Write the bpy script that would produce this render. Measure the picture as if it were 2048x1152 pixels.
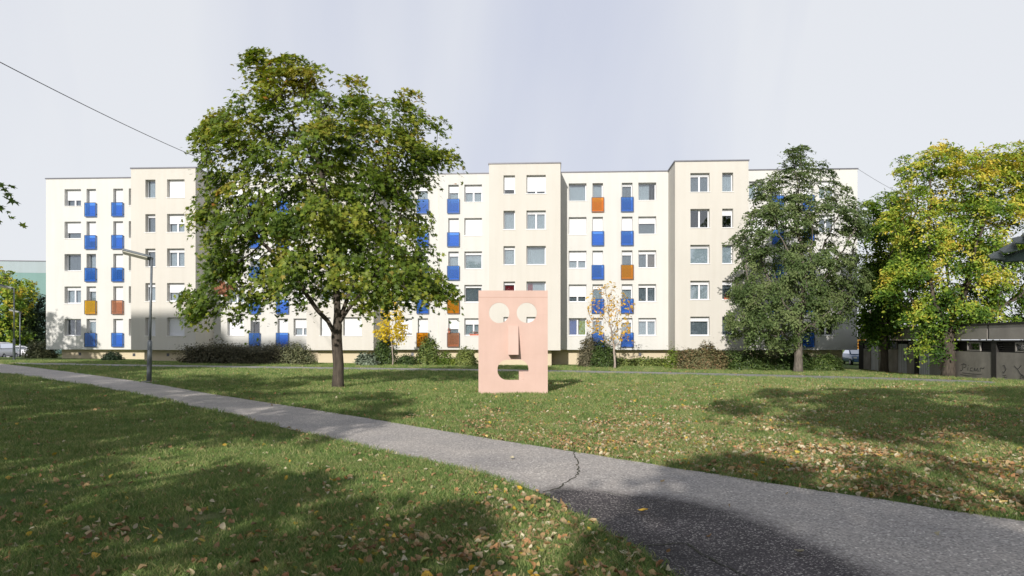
import bpy, bmesh, math, random
import numpy as np
from mathutils import Vector, Matrix, noise
from mathutils.geometry import tessellate_polygon
PI = math.pi
for o in list(bpy.data.objects): bpy.data.objects.remove(o)
SC = bpy.context.scene
COL = SC.collection
# ------------------------------------------------------------------ camera
F = 1450.0; HY = 681.0; EYE = 1.6           # focal length in photo pixels, horizon row, eye height
cd = bpy.data.cameras.new('camera'); cam = bpy.data.objects.new('camera', cd); COL.objects.link(cam)
cam.location = (0, 0, EYE); cam.rotation_euler = (PI/2, 0, 0)
cd.sensor_width = 36; cd.lens = F/2048*36; cd.shift_y = (HY-576)/2048
cd.clip_start = .1; cd.clip_end = 3000
SC.camera = cam
# ------------------------------------------------------------------ light
AZ = math.radians(13.5); EL = math.radians(21.5)
SUN = Vector((-math.sin(AZ)*math.cos(EL), -math.cos(AZ)*math.cos(EL), math.sin(EL)))
sd = bpy.data.lights.new('sun', 'SUN'); sd.energy = 4.1; sd.angle = math.radians(.6); sd.color = (1, .955, .895)
so = bpy.data.objects.new('sun', sd); COL.objects.link(so)
so.rotation_euler = (-SUN).to_track_quat('-Z', 'Y').to_euler()
W = bpy.data.worlds.new("World"); SC.world = W; W.use_nodes = True
nt = W.node_tree; nt.nodes.clear()
def N(t, ty, **kw):
    n = t.nodes.new(ty)
    for k, v in kw.items():
        if k[0] == '_': setattr(n, k[1:], v)
    return n
wo = N(nt, 'ShaderNodeOutputWorld'); bg = N(nt, 'ShaderNodeBackground')
sky = N(nt, 'ShaderNodeTexSky', _sky_type='NISHITA'); sky.sun_disc = False
sky.sun_elevation = EL; sky.sun_rotation = PI + AZ   # sun behind the camera, a little to its left
tc = N(nt, 'ShaderNodeTexCoord'); mp = N(nt, 'ShaderNodeMapping')
mp.inputs['Rotation'].default_value = (0.0, -.25, 0.0); mp.inputs['Scale'].default_value = (2.0, .3, .55); mp.inputs['Location'].default_value = (.37, 0, 0)
nz = N(nt, 'ShaderNodeTexNoise'); nz.inputs['Scale'].default_value = 1.6; nz.inputs['Detail'].default_value = 5; nz.inputs['Roughness'].default_value = .45; nz.inputs['Distortion'].default_value = .4
cr = N(nt, 'ShaderNodeValToRGB'); cr.color_ramp.elements[0].position = .38; cr.color_ramp.elements[1].position = .60
cr.color_ramp.elements[0].color = (6.15, 6.5, 7.7, 1); cr.color_ramp.elements[1].color = (7.9, 8.1, 8.55, 1)
mx = N(nt, 'ShaderNodeMix', _data_type='RGBA'); mx.inputs[0].default_value = .86
nt.links.new(tc.outputs['Generated'], mp.inputs[0]); nt.links.new(mp.outputs[0], nz.inputs[0])
nt.links.new(nz.outputs[0], cr.inputs[0]); hs_ = N(nt, 'ShaderNodeHueSaturation'); hs_.inputs['Saturation'].default_value = .55; nt.links.new(sky.outputs[0], hs_.inputs['Color']); nt.links.new(hs_.outputs[0], mx.inputs[6]); nt.links.new(cr.outputs[0], mx.inputs[7])
# the veil of cirrus thins out overhead, above what the camera sees
sx_ = N(nt, 'ShaderNodeSeparateXYZ'); nt.links.new(tc.outputs['Generated'], sx_.inputs[0])
vf = N(nt, 'ShaderNodeMapRange', _interpolation_type='SMOOTHSTEP'); nt.links.new(sx_.outputs[2], vf.inputs[0])
for i_, v_ in ((1, .44), (2, .80), (3, .90), (4, .22)): vf.inputs[i_].default_value = v_
nt.links.new(vf.outputs[0], mx.inputs[0])
nt.links.new(mx.outputs[2], bg.inputs[0]); bg.inputs[1].default_value = .094
nt.links.new(bg.outputs[0], wo.inputs[0])
vs = SC.view_settings; vs.view_transform = 'Standard'; vs.look = 'None'; vs.exposure = .17; vs.gamma = 1; vs.use_curve_mapping = False
SC.cycles.max_bounces = 6; SC.cycles.transparent_max_bounces = 16

# ------------------------------------------------------------------ helpers
def sm(t): t = max(0., min(1., t)); return t*t*(3-2*t)
def tz(X, Y):                                   # terrain height
    A = -.34-.0105*max(-38., min(40., X))
    z = A*sm((Y-12)/38)
    k = sm((Y-66)/16)
    return z*(1-k)+(-.45)*k
def g(px, py):                                  # photo pixel -> ground point
    z = 0.
    for _ in range(30):
        D = (EYE-z)*F/(py-HY); X = (px-1024)/F*D; z = .5*z+.5*tz(X, D)
    return Vector((X, D, tz(X, D)))
def at(px, py, Y): return Vector(((px-1024)/F*Y, Y, EYE+(HY-py)/F*Y))
def gx(px, Y): X = (px-1024)/F*Y; return Vector((X, Y, tz(X, Y)))

def tag(o, label=None, cat=None, group=None, kind=None):
    if label: o['label'] = label
    if cat: o['category'] = cat
    if group: o['group'] = group
    if kind: o['kind'] = kind
    return o
def empty(name, loc=(0, 0, 0), rz=0, **k):
    o = bpy.data.objects.new(name, None); COL.objects.link(o); o.location = loc; o.rotation_euler = (0, 0, rz); o.empty_display_size = .2
    return tag(o, **k)
class MB:
    def __init__(s): s.v = []; s.f = []; s.m = []; s.mi = 0
    def add(s, vs, fs):
        b = len(s.v); s.v += [tuple(v) for v in vs]; s.f += [tuple(i+b for i in f) for f in fs]; s.m += [s.mi]*len(fs); return s
    def box(s, x0, x1, y0, y1, z0, z1):
        return s.add([(x0,y0,z0),(x1,y0,z0),(x1,y1,z0),(x0,y1,z0),(x0,y0,z1),(x1,y0,z1),(x1,y1,z1),(x0,y1,z1)],
            [(0,3,2,1),(4,5,6,7),(0,1,5,4),(1,2,6,5),(2,3,7,6),(3,0,4,7)])
    def obox(s, M, sx, sy, sz):
        vs = [M @ Vector((a*sx/2, b*sy/2, c*sz/2)) for c in (-1,1) for a, b in ((-1,-1),(1,-1),(1,1),(-1,1))]
        return s.add(vs, [(0,3,2,1),(4,5,6,7),(0,1,5,4),(1,2,6,5),(2,3,7,6),(3,0,4,7)])
    def tube(s, pts, rad, n=6, cap=True):
        pts = [Vector(p) for p in pts]; rings = []; prev = None
        for i, p in enumerate(pts):
            d = (pts[min(i+1, len(pts)-1)]-pts[max(i-1, 0)])
            if d.length < 1e-6: d = Vector((0,0,1))
            d.normalize()
            if prev is None: a = d.orthogonal().normalized()
            else:
                a = prev-d*prev.dot(d); a = a.normalized() if a.length > 1e-5 else d.orthogonal().normalized()
            prev = a; b = d.cross(a); r = rad[i] if hasattr(rad, '__len__') else rad
            rings.append([p+a*(math.cos(2*PI*k/n)*r)+b*(math.sin(2*PI*k/n)*r) for k in range(n)])
        vs = [v for R in rings for v in R]; fs = []
        for i in range(len(rings)-1):
            for k in range(n): fs.append((i*n+k, i*n+(k+1)%n, (i+1)*n+(k+1)%n, (i+1)*n+k))
        if cap: fs.append(tuple(range(n-1, -1, -1))); fs.append(tuple((len(rings)-1)*n+k for k in range(n)))
        return s.add(vs, fs)
    def build(s, name, mat, parent=None, smooth=False, bevel=0):
        me = bpy.data.meshes.new(name); me.from_pydata(s.v, [], s.f); me.update()
        mats = mat if isinstance(mat, (list, tuple)) else [mat]
        for m in mats: me.materials.append(m)
        if len(mats) > 1: me.polygons.foreach_set('material_index', s.m)
        if smooth: me.polygons.foreach_set('use_smooth', [True]*len(me.polygons))
        o = bpy.data.objects.new(name, me); COL.objects.link(o)
        if parent: o.parent = parent
        if bevel:
            b = o.modifiers.new('bevel', 'BEVEL'); b.width = bevel; b.segments = 2; b.limit_method = 'ANGLE'
        return o
def npmesh(name, V, faces_n, idx, mat, parent=None, tone=None):
    """V (n,3); every face has faces_n corners; idx flat"""
    me = bpy.data.meshes.new(name); nf = len(idx)//faces_n
    me.vertices.add(len(V)); me.vertices.foreach_set('co', np.asarray(V, np.float32).ravel())
    me.loops.add(len(idx)); me.loops.foreach_set('vertex_index', np.asarray(idx, np.int32))
    me.polygons.add(nf); me.polygons.foreach_set('loop_start', np.arange(0, nf*faces_n, faces_n, dtype=np.int32))
    me.polygons.foreach_set('loop_total', np.full(nf, faces_n, np.int32))
    me.update(calc_edges=True); me.materials.append(mat)
    if tone is not None:
        a = me.attributes.new('tone', 'FLOAT', 'FACE'); a.data.foreach_set('value', np.asarray(tone, np.float32))
    o = bpy.data.objects.new(name, me); COL.objects.link(o)
    if parent: o.parent = parent
    return o

# ------------------------------------------------------------------ materials
def new(name):
    m = bpy.data.materials.new(name); m.use_nodes = True; t = m.node_tree
    b = t.nodes['Principled BSDF']; return m, t, b
def link(t, a, b): t.links.new(a, b)
def noise_col(t, scale, detail=4, co='Object', rough=.55, vec=None):
    n = N(t, 'ShaderNodeTexNoise'); n.inputs['Scale'].default_value = scale; n.inputs['Detail'].default_value = detail; n.inputs['Roughness'].default_value = rough
    if vec is None:
        c = N(t, 'ShaderNodeTexCoord'); vec = c.outputs[co]
    link(t, vec, n.inputs['Vector']); return n
def ramp(t, src, stops):
    r = N(t, 'ShaderNodeValToRGB'); e = r.color_ramp.elements
    while len(e) < len(stops): e.new(.5)
    for i, (p, c) in enumerate(stops): e[i].position = p; e[i].color = (*c, 1) if len(c) == 3 else c
    link(t, src, r.inputs[0]); return r
def mixc(t, fac, a, b, mode='MIX'):
    m = N(t, 'ShaderNodeMix', _data_type='RGBA', _blend_type=mode)
    for s, v in ((0, fac), (6, a), (7, b)):
        if hasattr(v, 'is_linked'): link(t, v, m.inputs[s])
        elif s == 0: m.inputs[0].default_value = v
        else: m.inputs[s].default_value = (*v, 1)
    return m.outputs[2]
def bump(t, b, h, strength=.3, dist=.02):
    n = N(t, 'ShaderNodeBump'); n.inputs['Strength'].default_value = strength; n.inputs['Distance'].default_value = dist
    link(t, h, n.inputs['Height']); link(t, n.outputs[0], b.inputs['Normal'])
def mat(name, col, rough=.6, var=.12, scale=3, metal=0, bmp=0, bscale=60, spec=.5):
    m, t, b = new(name)
    n = noise_col(t, scale)
    lo = tuple(c*(1-var) for c in col); hi = tuple(min(1, c*(1+var*.6)) for c in col)
    r = ramp(t, n.outputs[0], [(.3, lo), (.7, hi)]); link(t, r.outputs[0], b.inputs['Base Color'])
    b.inputs['Roughness'].default_value = rough; b.inputs['Metallic'].default_value = metal; b.inputs['Specular IOR Level'].default_value = spec
    if bmp: bump(t, b, noise_col(t, bscale, 3).outputs[0], bmp, .01)
    return m
def plaster(name, col, joints=True):
    m, t, b = new(name); c = N(t, 'ShaderNodeTexCoord')
    n = noise_col(t, .35, 6, vec=c.outputs['Object'])
    mpn = N(t, 'ShaderNodeMapping'); mpn.inputs['Scale'].default_value = (2.2, 2.2, .12); link(t, c.outputs['Object'], mpn.inputs[0])
    n2 = noise_col(t, 1.0, 5, vec=mpn.outputs[0])
    r = ramp(t, n.outputs[0], [(.3, tuple(x*.955 for x in col)), (.7, col)])
    r2 = ramp(t, n2.outputs[0], [(.34, (.965, .96, .95)), (.6, (1, 1, 1))])
    out = mixc(t, 1, r.outputs[0], r2.outputs[0], 'MULTIPLY')
    link(t, out, b.inputs['Base Color']); b.inputs['Roughness'].default_value = .92; b.inputs['Specular IOR Level'].default_value = .2
    bump(t, b, noise_col(t, 45, 3, vec=c.outputs['Object']).outputs[0], .25, .01)
    return m
M = {}
M['wall'] = plaster('cream_render', (.62, .61, .58))
M['block'] = plaster('beige_render', (.595, .565, .51))
M['plinth'] = plaster('ochre_render', (.60, .51, .37))
M['seam'] = mat('joint_strip', (.68, .65, .58), .8)
M['coping'] = mat('coping_metal', (.13, .13, .15), .5, metal=.3)
M['frame'] = mat('white_pvc', (.72, .72, .74), .35, .03)
M['sill'] = mat('white_sill', (.80, .79, .77), .4, .05)
def shutter_mat(name, col):
    m, t, b = new(name); c = N(t, 'ShaderNodeTexCoord'); w = N(t, 'ShaderNodeTexWave', _wave_type='BANDS', _bands_direction='Z', _wave_profile='SAW')
    w.inputs['Scale'].default_value = 20/ (2*PI)*1.0
    link(t, c.outputs['Object'], w.inputs[0]); bump(t, b, w.outputs[1], .5, .012)
    r = ramp(t, w.outputs[1], [(0, tuple(x*.86 for x in col)), (.12, col), (1, col)]); link(t, r.outputs[0], b.inputs['Base Color'])
    b.inputs['Roughness'].default_value = .45; return m
M['shutter'] = shutter_mat('roller_shutter', (.70, .71, .73))
M['curtain'] = mat('white_curtain', (.74, .73, .74), .9, .18, 12)
M['curtain_grey'] = mat('grey_curtain', (.36, .36, .38), .9, .3, 12)
M['curtain_red'] = mat('red_curtain', (.42, .03, .05), .9, .3, 8)
M['curtain_blue'] = mat('blue_curtain', (.03, .14, .50), .9, .2, 8)
M['curtain_lime'] = mat('lime_curtain', (.55, .62, .18), .9, .15, 8)
M['curtain_brown'] = mat('tan_curtain', (.42, .30, .24), .9, .15, 8)
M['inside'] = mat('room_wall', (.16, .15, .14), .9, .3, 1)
def glass(name, tint=(.75, .8, .82), refl=.11):
    m, t, b = new(name); o = t.nodes['Material Output']
    tr = N(t, 'ShaderNodeBsdfTransparent'); tr.inputs[0].default_value = (*tint, 1)
    gl = N(t, 'ShaderNodeBsdfGlossy'); gl.inputs['Roughness'].default_value = .03; gl.inputs[0].default_value = (.9, .9, .93, 1)
    ly = N(t, 'ShaderNodeLayerWeight'); ly.inputs[0].default_value = .3
    mr = N(t, 'ShaderNodeMath', _operation='MULTIPLY_ADD'); link(t, ly.outputs['Fresnel'], mr.inputs[0]); mr.inputs[1].default_value = .8; mr.inputs[2].default_value = refl
    bm = noise_col(t, 2.5, 2); bp = N(t, 'ShaderNodeBump'); bp.inputs['Strength'].default_value = .08; bp.inputs['Distance'].default_value = .02
    link(t, bm.outputs[0], bp.inputs['Height']); link(t, bp.outputs[0], gl.inputs['Normal'])
    mxs = N(t, 'ShaderNodeMixShader'); link(t, mr.outputs[0], mxs.inputs[0]); link(t, tr.outputs[0], mxs.inputs[1]); link(t, gl.outputs[0], mxs.inputs[2])
    link(t, mxs.outputs[0], o.inputs[0]); t.nodes.remove(b); return m
M['glass'] = glass('window_glass')
M['carglass'] = glass('car_glass', (.2, .22, .24), .25)
def acrylic(name, tint, body):
    m, t, b = new(name); o = t.nodes['Material Output']
    tr = N(t, 'ShaderNodeBsdfTransparent'); tr.inputs[0].default_value = (*tint, 1)
    df = N(t, 'ShaderNodeBsdfDiffuse'); df.inputs[0].default_value = (*body, 1)
    gl = N(t, 'ShaderNodeBsdfGlossy'); gl.inputs['Roughness'].default_value = .12
    m1 = N(t, 'ShaderNodeMixShader'); m1.inputs[0].default_value = .22; link(t, tr.outputs[0], m1.inputs[1]); link(t, df.outputs[0], m1.inputs[2])
    m2 = N(t, 'ShaderNodeMixShader'); m2.inputs[0].default_value = .05; link(t, m1.outputs[0], m2.inputs[1]); link(t, gl.outputs[0], m2.inputs[2])
    link(t, m2.outputs[0], o.inputs[0]); t.nodes.remove(b); return m
M['blue'] = acrylic('blue_acrylic', (.36, .60, .97), (.08, .25, .60))
M['orange'] = acrylic('orange_acrylic', (.98, .58, .12), (.80, .36, .04))
M['ochre'] = acrylic('ochre_acrylic', (.85, .50, .05), (.78, .42, .02))
M['yellow'] = acrylic('yellow_acrylic', (.9, .65, .06), (.80, .55, .02))
M['brown'] = acrylic('brown_acrylic', (.85, .60, .45), (.50, .28, .18))
M['darkmetal'] = mat('dark_rail_metal', (.06, .065, .08), .5, metal=.4)
def bark(name, col, k=1):
    m, t, b = new(name); c = N(t, 'ShaderNodeTexCoord'); mpn = N(t, 'ShaderNodeMapping'); mpn.inputs['Scale'].default_value = (14*k, 14*k, 2.5*k); link(t, c.outputs['Object'], mpn.inputs[0])
    n = noise_col(t, 1, 6, vec=mpn.outputs[0]); n2 = noise_col(t, 2.5, 5, vec=c.outputs['Object'])
    r = ramp(t, n.outputs[0], [(.3, tuple(x*.45 for x in col)), (.7, tuple(x*1.25 for x in col))])
    r2 = ramp(t, n2.outputs[0], [(.62, (0, 0, 0)), (.7, (1, 1, 1))])
    link(t, mixc(t, r2.outputs[0], r.outputs[0], tuple(min(1, x*2.0) for x in col)), b.inputs['Base Color'])
    b.inputs['Roughness'].default_value = .95; bump(t, b, n.outputs[0], .9, .03); return m
M['bark'] = bark('maple_bark', (.085, .068, .052)); M['bark2'] = bark('grey_bark', (.17, .145, .12)); M['bark3'] = bark('pale_sapling_bark', (.38, .31, .26))
def leafmat(name, stops, trans=.35, rough=.55, spec=.25):
    """stops: colours along the per leaf 'tone' attribute; a random value per leaf is added"""
    m, t, b = new(name); o = t.nodes['Material Output']
    a = N(t, 'ShaderNodeAttribute', _attribute_name='tone'); ge = N(t, 'ShaderNodeNewGeometry')
    r = ramp(t, a.outputs['Fac'], stops)
    v = N(t, 'ShaderNodeMapRange'); link(t, ge.outputs['Random Per Island'], v.inputs[0]); v.inputs[3].default_value = .72; v.inputs[4].default_value = 1.3
    hs = N(t, 'ShaderNodeHueSaturation'); link(t, v.outputs[0], hs.inputs['Value']); link(t, r.outputs[0], hs.inputs['Color'])
    link(t, hs.outputs[0], b.inputs['Base Color']); b.inputs['Roughness'].default_value = rough; b.inputs['Specular IOR Level'].default_value = spec
    tl = N(t, 'ShaderNodeBsdfTranslucent'); g2 = N(t, 'ShaderNodeHueSaturation'); g2.inputs['Saturation'].default_value = 1.1; g2.inputs['Value'].default_value = 1.2
    link(t, hs.outputs[0], g2.inputs['Color']); link(t, g2.outputs[0], tl.inputs[0])
    mxs = N(t, 'ShaderNodeMixShader'); mxs.inputs[0].default_value = trans; link(t, b.outputs[0], mxs.inputs[1]); link(t, tl.outputs[0], mxs.inputs[2])
    link(t, mxs.outputs[0], o.inputs[0]); return m

# ------------------------------------------------------------------ ground
def axis(lo, hi, fine0, fine1, st):
    a = list(np.arange(fine0, fine1+1e-6, st)); s = st
    x = fine1
    while x < hi: s *= 1.25; x += s; a.append(min(x, hi))
    s = st; x = fine0
    while x > lo: s *= 1.25; x -= s; a.insert(0, max(x, lo))
    return a
def ground():
    xs = axis(-900, 900, -44, 34, .5); ys = axis(-300, 1500, 2, 66, .5)
    V = [(x, y, tz(x, y)) for y in ys for x in xs]; nx = len(xs); idx = []
    for j in range(len(ys)-1):
        for i in range(nx-1): k = j*nx+i; idx += [k, k+1, k+1+nx, k+nx]
    m, t, b = new('lawn_soil'); c = N(t, 'ShaderNodeTexCoord'); P = c.outputs['Object']
    big = noise_col(t, .22, 5, vec=P); mid = noise_col(t, 2.2, 5, vec=P); fine = noise_col(t, 55, 4, vec=P, rough=.7)
    r1 = ramp(t, mid.outputs[0], [(.30, (.095, .165, .052)), (.5, (.155, .22, .078)), (.72, (.28, .29, .15))])
    r2 = ramp(t, fine.outputs[0], [(.25, (.45, .45, .45)), (.75, (1.5, 1.5, 1.45))])
    r3 = ramp(t, big.outputs[0], [(.35, (.85, .95, .8)), (.65, (1.3, 1.15, 1.1))])
    col = mixc(t, 1, r1.outputs[0], r2.outputs[0], 'MULTIPLY'); col = mixc(t, 1, col, r3.outputs[0], 'MULTIPLY')
    link(t, col, b.inputs['Base Color']); b.inputs['Roughness'].default_value = .95; b.inputs['Specular IOR Level'].default_value = .1
    bump(t, b, fine.outputs[0], 1, .05)
    o = npmesh('ground', V, 4, idx, m); tag(o, kind='structure'); return o
ground()

def asphalt(name, col, patch=False):
    m, t, b = new(name); c = N(t, 'ShaderNodeTexCoord'); P = c.outputs['Object']
    vo = N(t, 'ShaderNodeTexVoronoi'); vo.inputs['Scale'].default_value = 58; link(t, P, vo.inputs['Vector'])
    vr = ramp(t, vo.outputs['Color'], [(.0, tuple(x*.55 for x in col)), (.45, col), (.8, tuple(x*1.35 for x in col)), (1, tuple(min(1, x*2.4) for x in col))])
    big = noise_col(t, .9, 5, vec=P); br = ramp(t, big.outputs[0], [(.3, (.82, .82, .84)), (.7, (1.12, 1.1, 1.08))])
    out = mixc(t, 1, vr.outputs[0], br.outputs[0], 'MULTIPLY')
    if patch:
        v2 = N(t, 'ShaderNodeTexVoronoi'); v2.inputs['Scale'].default_value = 85; link(t, P, v2.inputs['Vector'])
        sp = N(t, 'ShaderNodeSeparateColor'); link(t, v2.outputs['Color'], sp.inputs[0])
        pr = ramp(t, sp.outputs[0], [(0, (.026, .022, .024)), (.72, (.055, .048, .050)), (.88, (.12, .11, .108)), (.95, (.30, .28, .26))])
        d = N(t, 'ShaderNodeTexNoise'); d.inputs['Scale'].default_value = .7; link(t, P, d.inputs['Vector'])
        prr = mixc(t, 1, pr.outputs[0], ramp(t, d.outputs[0], [(.35, (.7, .7, .7)), (.65, (2.2, 2.15, 2.1))]).outputs[0], 'MULTIPLY')
        a = N(t, 'ShaderNodeAttribute', _attribute_name='patch'); nn = noise_col(t, 5, 5, vec=P, rough=.7)
        s = N(t, 'ShaderNodeMath', _operation='MULTIPLY_ADD'); link(t, nn.outputs[0], s.inputs[0]); s.inputs[1].default_value = .35; link(t, a.outputs['Fac'], s.inputs[2])
        k = ramp(t, s.outputs[0], [(.08, (0, 0, 0)), (.42, (1, 1, 1))])
        out = mixc(t, k.outputs[0], out, prr)
    link(t, out, b.inputs['Base Color']); b.inputs['Roughness'].default_value = .82; b.inputs['Specular IOR Level'].default_value = .35
    bump(t, b, vo.outputs['Distance'], .5, .01); return m
def poly_at(P, n):                              # subdivide list of (U,L) ground points
    out = []
    for (a, b), (c, d) in zip(P, P[1:]):
        for k in range(n): s = k/n; out.append((a.lerp(c, s), b.lerp(d, s)))
    out.append(P[-1]); return out
def smooth_line(P, it=2):
    for _ in range(it):
        Q = [P[0]]
        for a, b in zip(P, P[1:]): Q += [(a[0].lerp(b[0], .25), a[1].lerp(b[1], .25)), (a[0].lerp(b[0], .75), a[1].lerp(b[1], .75))]
        Q.append(P[-1]); P = Q
    return P
UP = [(-900,710),(-200,715),(0,727),(100,739),(200,752),(310,768),(430,790),(640,822),(870,860),(1000,882),(1150,905),(1400,945),(1650,985),(1850,1015),(2048,1045),(2500,1110),(3600,1280)]
LP = [(-900,722),(-200,730),(0,745),(100,759),(250,783),(400,817),(540,850),(700,888),(800,912),(900,934),(1000,960),(1075,985),(1130,1015),(1200,1062),(1290,1115),(1400,1190),(1700,1500)]
PATCH = [g(*p) for p in [(1060,985),(1110,972),(1180,978),(1250,986),(1330,990),(1400,1002),(1480,1022),(1560,1050),(1640,1085),(1740,1130),(1850,1190),(2100,1400)]]
def seg_dist(p, A):
    best = 1e9; sg = 1
    for a, b in zip(A, A[1:]):
        d = Vector((b.x-a.x, b.y-a.y)); q = Vector((p.x-a.x, p.y-a.y)); t_ = max(0, min(1, q.dot(d)/d.length_squared))
        e = (q-d*t_).length
        if e < best: best = e; sg = 1 if d.x*q.y-d.y*q.x < 0 else -1
    return best*sg
PATH_POLY = []
random.seed(3)
def ribbon(name, pairs, m, nsub, cross, lift, patch=False, jag=0, kind='structure'):
    P = poly_at(smooth_line(pairs), nsub); V = []; idx = []; w = cross+1; pa = []
    for a, b in P:
        if jag:
            n1 = noise.noise(a*1.7)*jag+noise.noise(a*7)*jag*.5; n2 = noise.noise(b*1.7+Vector((9,9,9)))*jag+noise.noise(b*7)*jag*.5
            d = (b-a).normalized(); a = a-d*n1; b = b+d*n2
        for k in range(w):
            p = a.lerp(b, k/cross); V.append((p.x, p.y, tz(p.x, p.y)+lift))
            if patch: pa.append(seg_dist(p, PATCH) if p.y < 12 and p.x > -1 else -1)
    for j in range(len(P)-1):
        for k in range(cross): q = j*w+k; idx += [q, q+w, q+w+1, q+1]
    o = npmesh(name, V, 4, idx, m)
    PATH_POLY.append([a for a, b in P]+[b for a, b in reversed(P)])
    if patch:
        at_ = o.data.attributes.new('patch', 'FLOAT', 'POINT'); at_.data.foreach_set('value', np.array(pa, np.float32))
    tag(o, kind=kind); return o
M['asph'] = asphalt('worn_asphalt', (.44, .405, .37), True); M['asph2'] = asphalt('pale_asphalt', (.30, .29, .28))
ribbon('footpath', [(g(*a), g(*b)) for a, b in zip(UP, LP)], M['asph'], 6, 24, .012, True, .035)
U2 = [(20,725.5),(90,727),(400,731.5),(700,735.5),(1150,741),(1500,748.5),(1750,755),(1880,759),(1990,764)]
L2 = [(40,729),(90,730.5),(400,735.5),(700,740),(1150,745.5),(1500,753.5),(1750,760.5),(1880,765),(1990,769)]
ribbon('back_path', [(g(*a), g(*b)) for a, b in zip(U2, L2)], M['asph2'], 6, 4, .016, jag=.05)
# road with parked cars far left
M['road'] = asphalt('road_asphalt', (.16, .16, .165))
ribbon('road', [(Vector((-120, y0, 0)), Vector((-120, y1, 0))) if 0 else (Vector((x, y0, 0)), Vector((x, y1, 0))) for x, y0, y1 in ((-140, 74, 90), (-80, 74, 90), (-48, 74, 90), (-10, 76, 90), (60, 76, 90))], M['road'], 6, 8, .02)
# cracks
M['crack'] = mat('mossy_crack', (.06, .062, .038), 1, .5, 30)
def crack(px, w, name='path_crack'):
    P = [g(*p) for p in px]; Q = []
    for a, b in zip(P, P[1:]):
        n = max(2, int((b-a).length/.05))
        for k in range(n): Q.append(a.lerp(b, k/n))
    Q.append(P[-1]); V = []; idx = []
    for i, p in enumerate(Q):
        d = Q[min(i+1, len(Q)-1)]-Q[max(0, i-1)]; d.z = 0; d.normalize(); nn = Vector((-d.y, d.x, 0))
        off = noise.noise(p*9)*.03; ww = w*(.5+random.random())
        for s in (-1, 1): q = p+nn*(off+s*ww/2); V.append((q.x, q.y, tz(q.x, q.y)+.017))
    for i in range(len(Q)-1): idx += [2*i, 2*i+1, 2*i+3, 2*i+2]
    tag(npmesh(name, V, 4, idx, M['crack']), kind='structure')
crack([(1146,903),(1154,925),(1158,945),(1150,957),(1130,968),(1115,980),(1088,987)], .014)
crack([(1268,1095),(1330,1092),(1375,1090),(1400,1110),(1440,1130),(1490,1155),(1520,1200)], .014)
crack([(1380,1012),(1300,1003),(1200,985)], .008)

# ------------------------------------------------------------------ apartment building
TH = math.atan(.0534); B0 = Vector((0, 59.8, 0))
def ux(px, yl):                                  # photo column -> local x on the plane local y = yl
    k = (px-1024)/F; c, s = math.cos(TH), math.sin(TH)
    # world = B0 + x*(c,-s) + yl*(s,c);  X = k*Y
    return (k*(B0.y+yl*c)-yl*s)/(c+k*s)
BL = empty('apartment_building', B0, -TH, label='long five storey cream apartment block with beige bays and coloured balcony panels behind the lawn', cat='apartment building')
FR = -3.2; ZB = .84; ZT = 15.38; PITCH = 2.766; WT = 3.44; WB = 2.0; REV = .36
XL, XR = ux(92, 0), ux(1715, 0)
BAYS = [(ux(a, FR), ux(b, FR)) for a, b in ((262,391),(613,747),(978,1121),(1350,1497))]
rnd = random.Random(11)
def wall_mesh(mb, x0, x1, z0, z1, y, ops, axis='x', rev=REV):
    xs = sorted({x0, x1, *[o[0] for o in ops], *[o[1] for o in ops]}); zs = sorted({z0, z1, *[o[2] for o in ops], *[o[3] for o in ops]})
    for i in range(len(xs)-1):
        for j in range(len(zs)-1):
            cx, cz = (xs[i]+xs[i+1])/2, (zs[j]+zs[j+1])/2
            if any(o[0] < cx < o[1] and o[2] < cz < o[3] for o in ops): continue
            mb.add([(xs[i],y,zs[j]),(xs[i+1],y,zs[j]),(xs[i+1],y,zs[j+1]),(xs[i],y,zs[j+1])], [(0,1,2,3)])
    for a, b, c, d in ops:
        y2 = y+rev+.1
        mb.add([(a,y,c),(a,y2,c),(a,y2,d),(a,y,d)], [(0,3,2,1)]); mb.add([(b,y,c),(b,y2,c),(b,y2,d),(b,y,d)], [(0,1,2,3)])
        mb.add([(a,y,c),(b,y,c),(b,y2,c),(a,y2,c)], [(0,1,2,3)]); mb.add([(a,y,d),(b,y,d),(b,y2,d),(a,y2,d)], [(0,3,2,1)])
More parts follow.
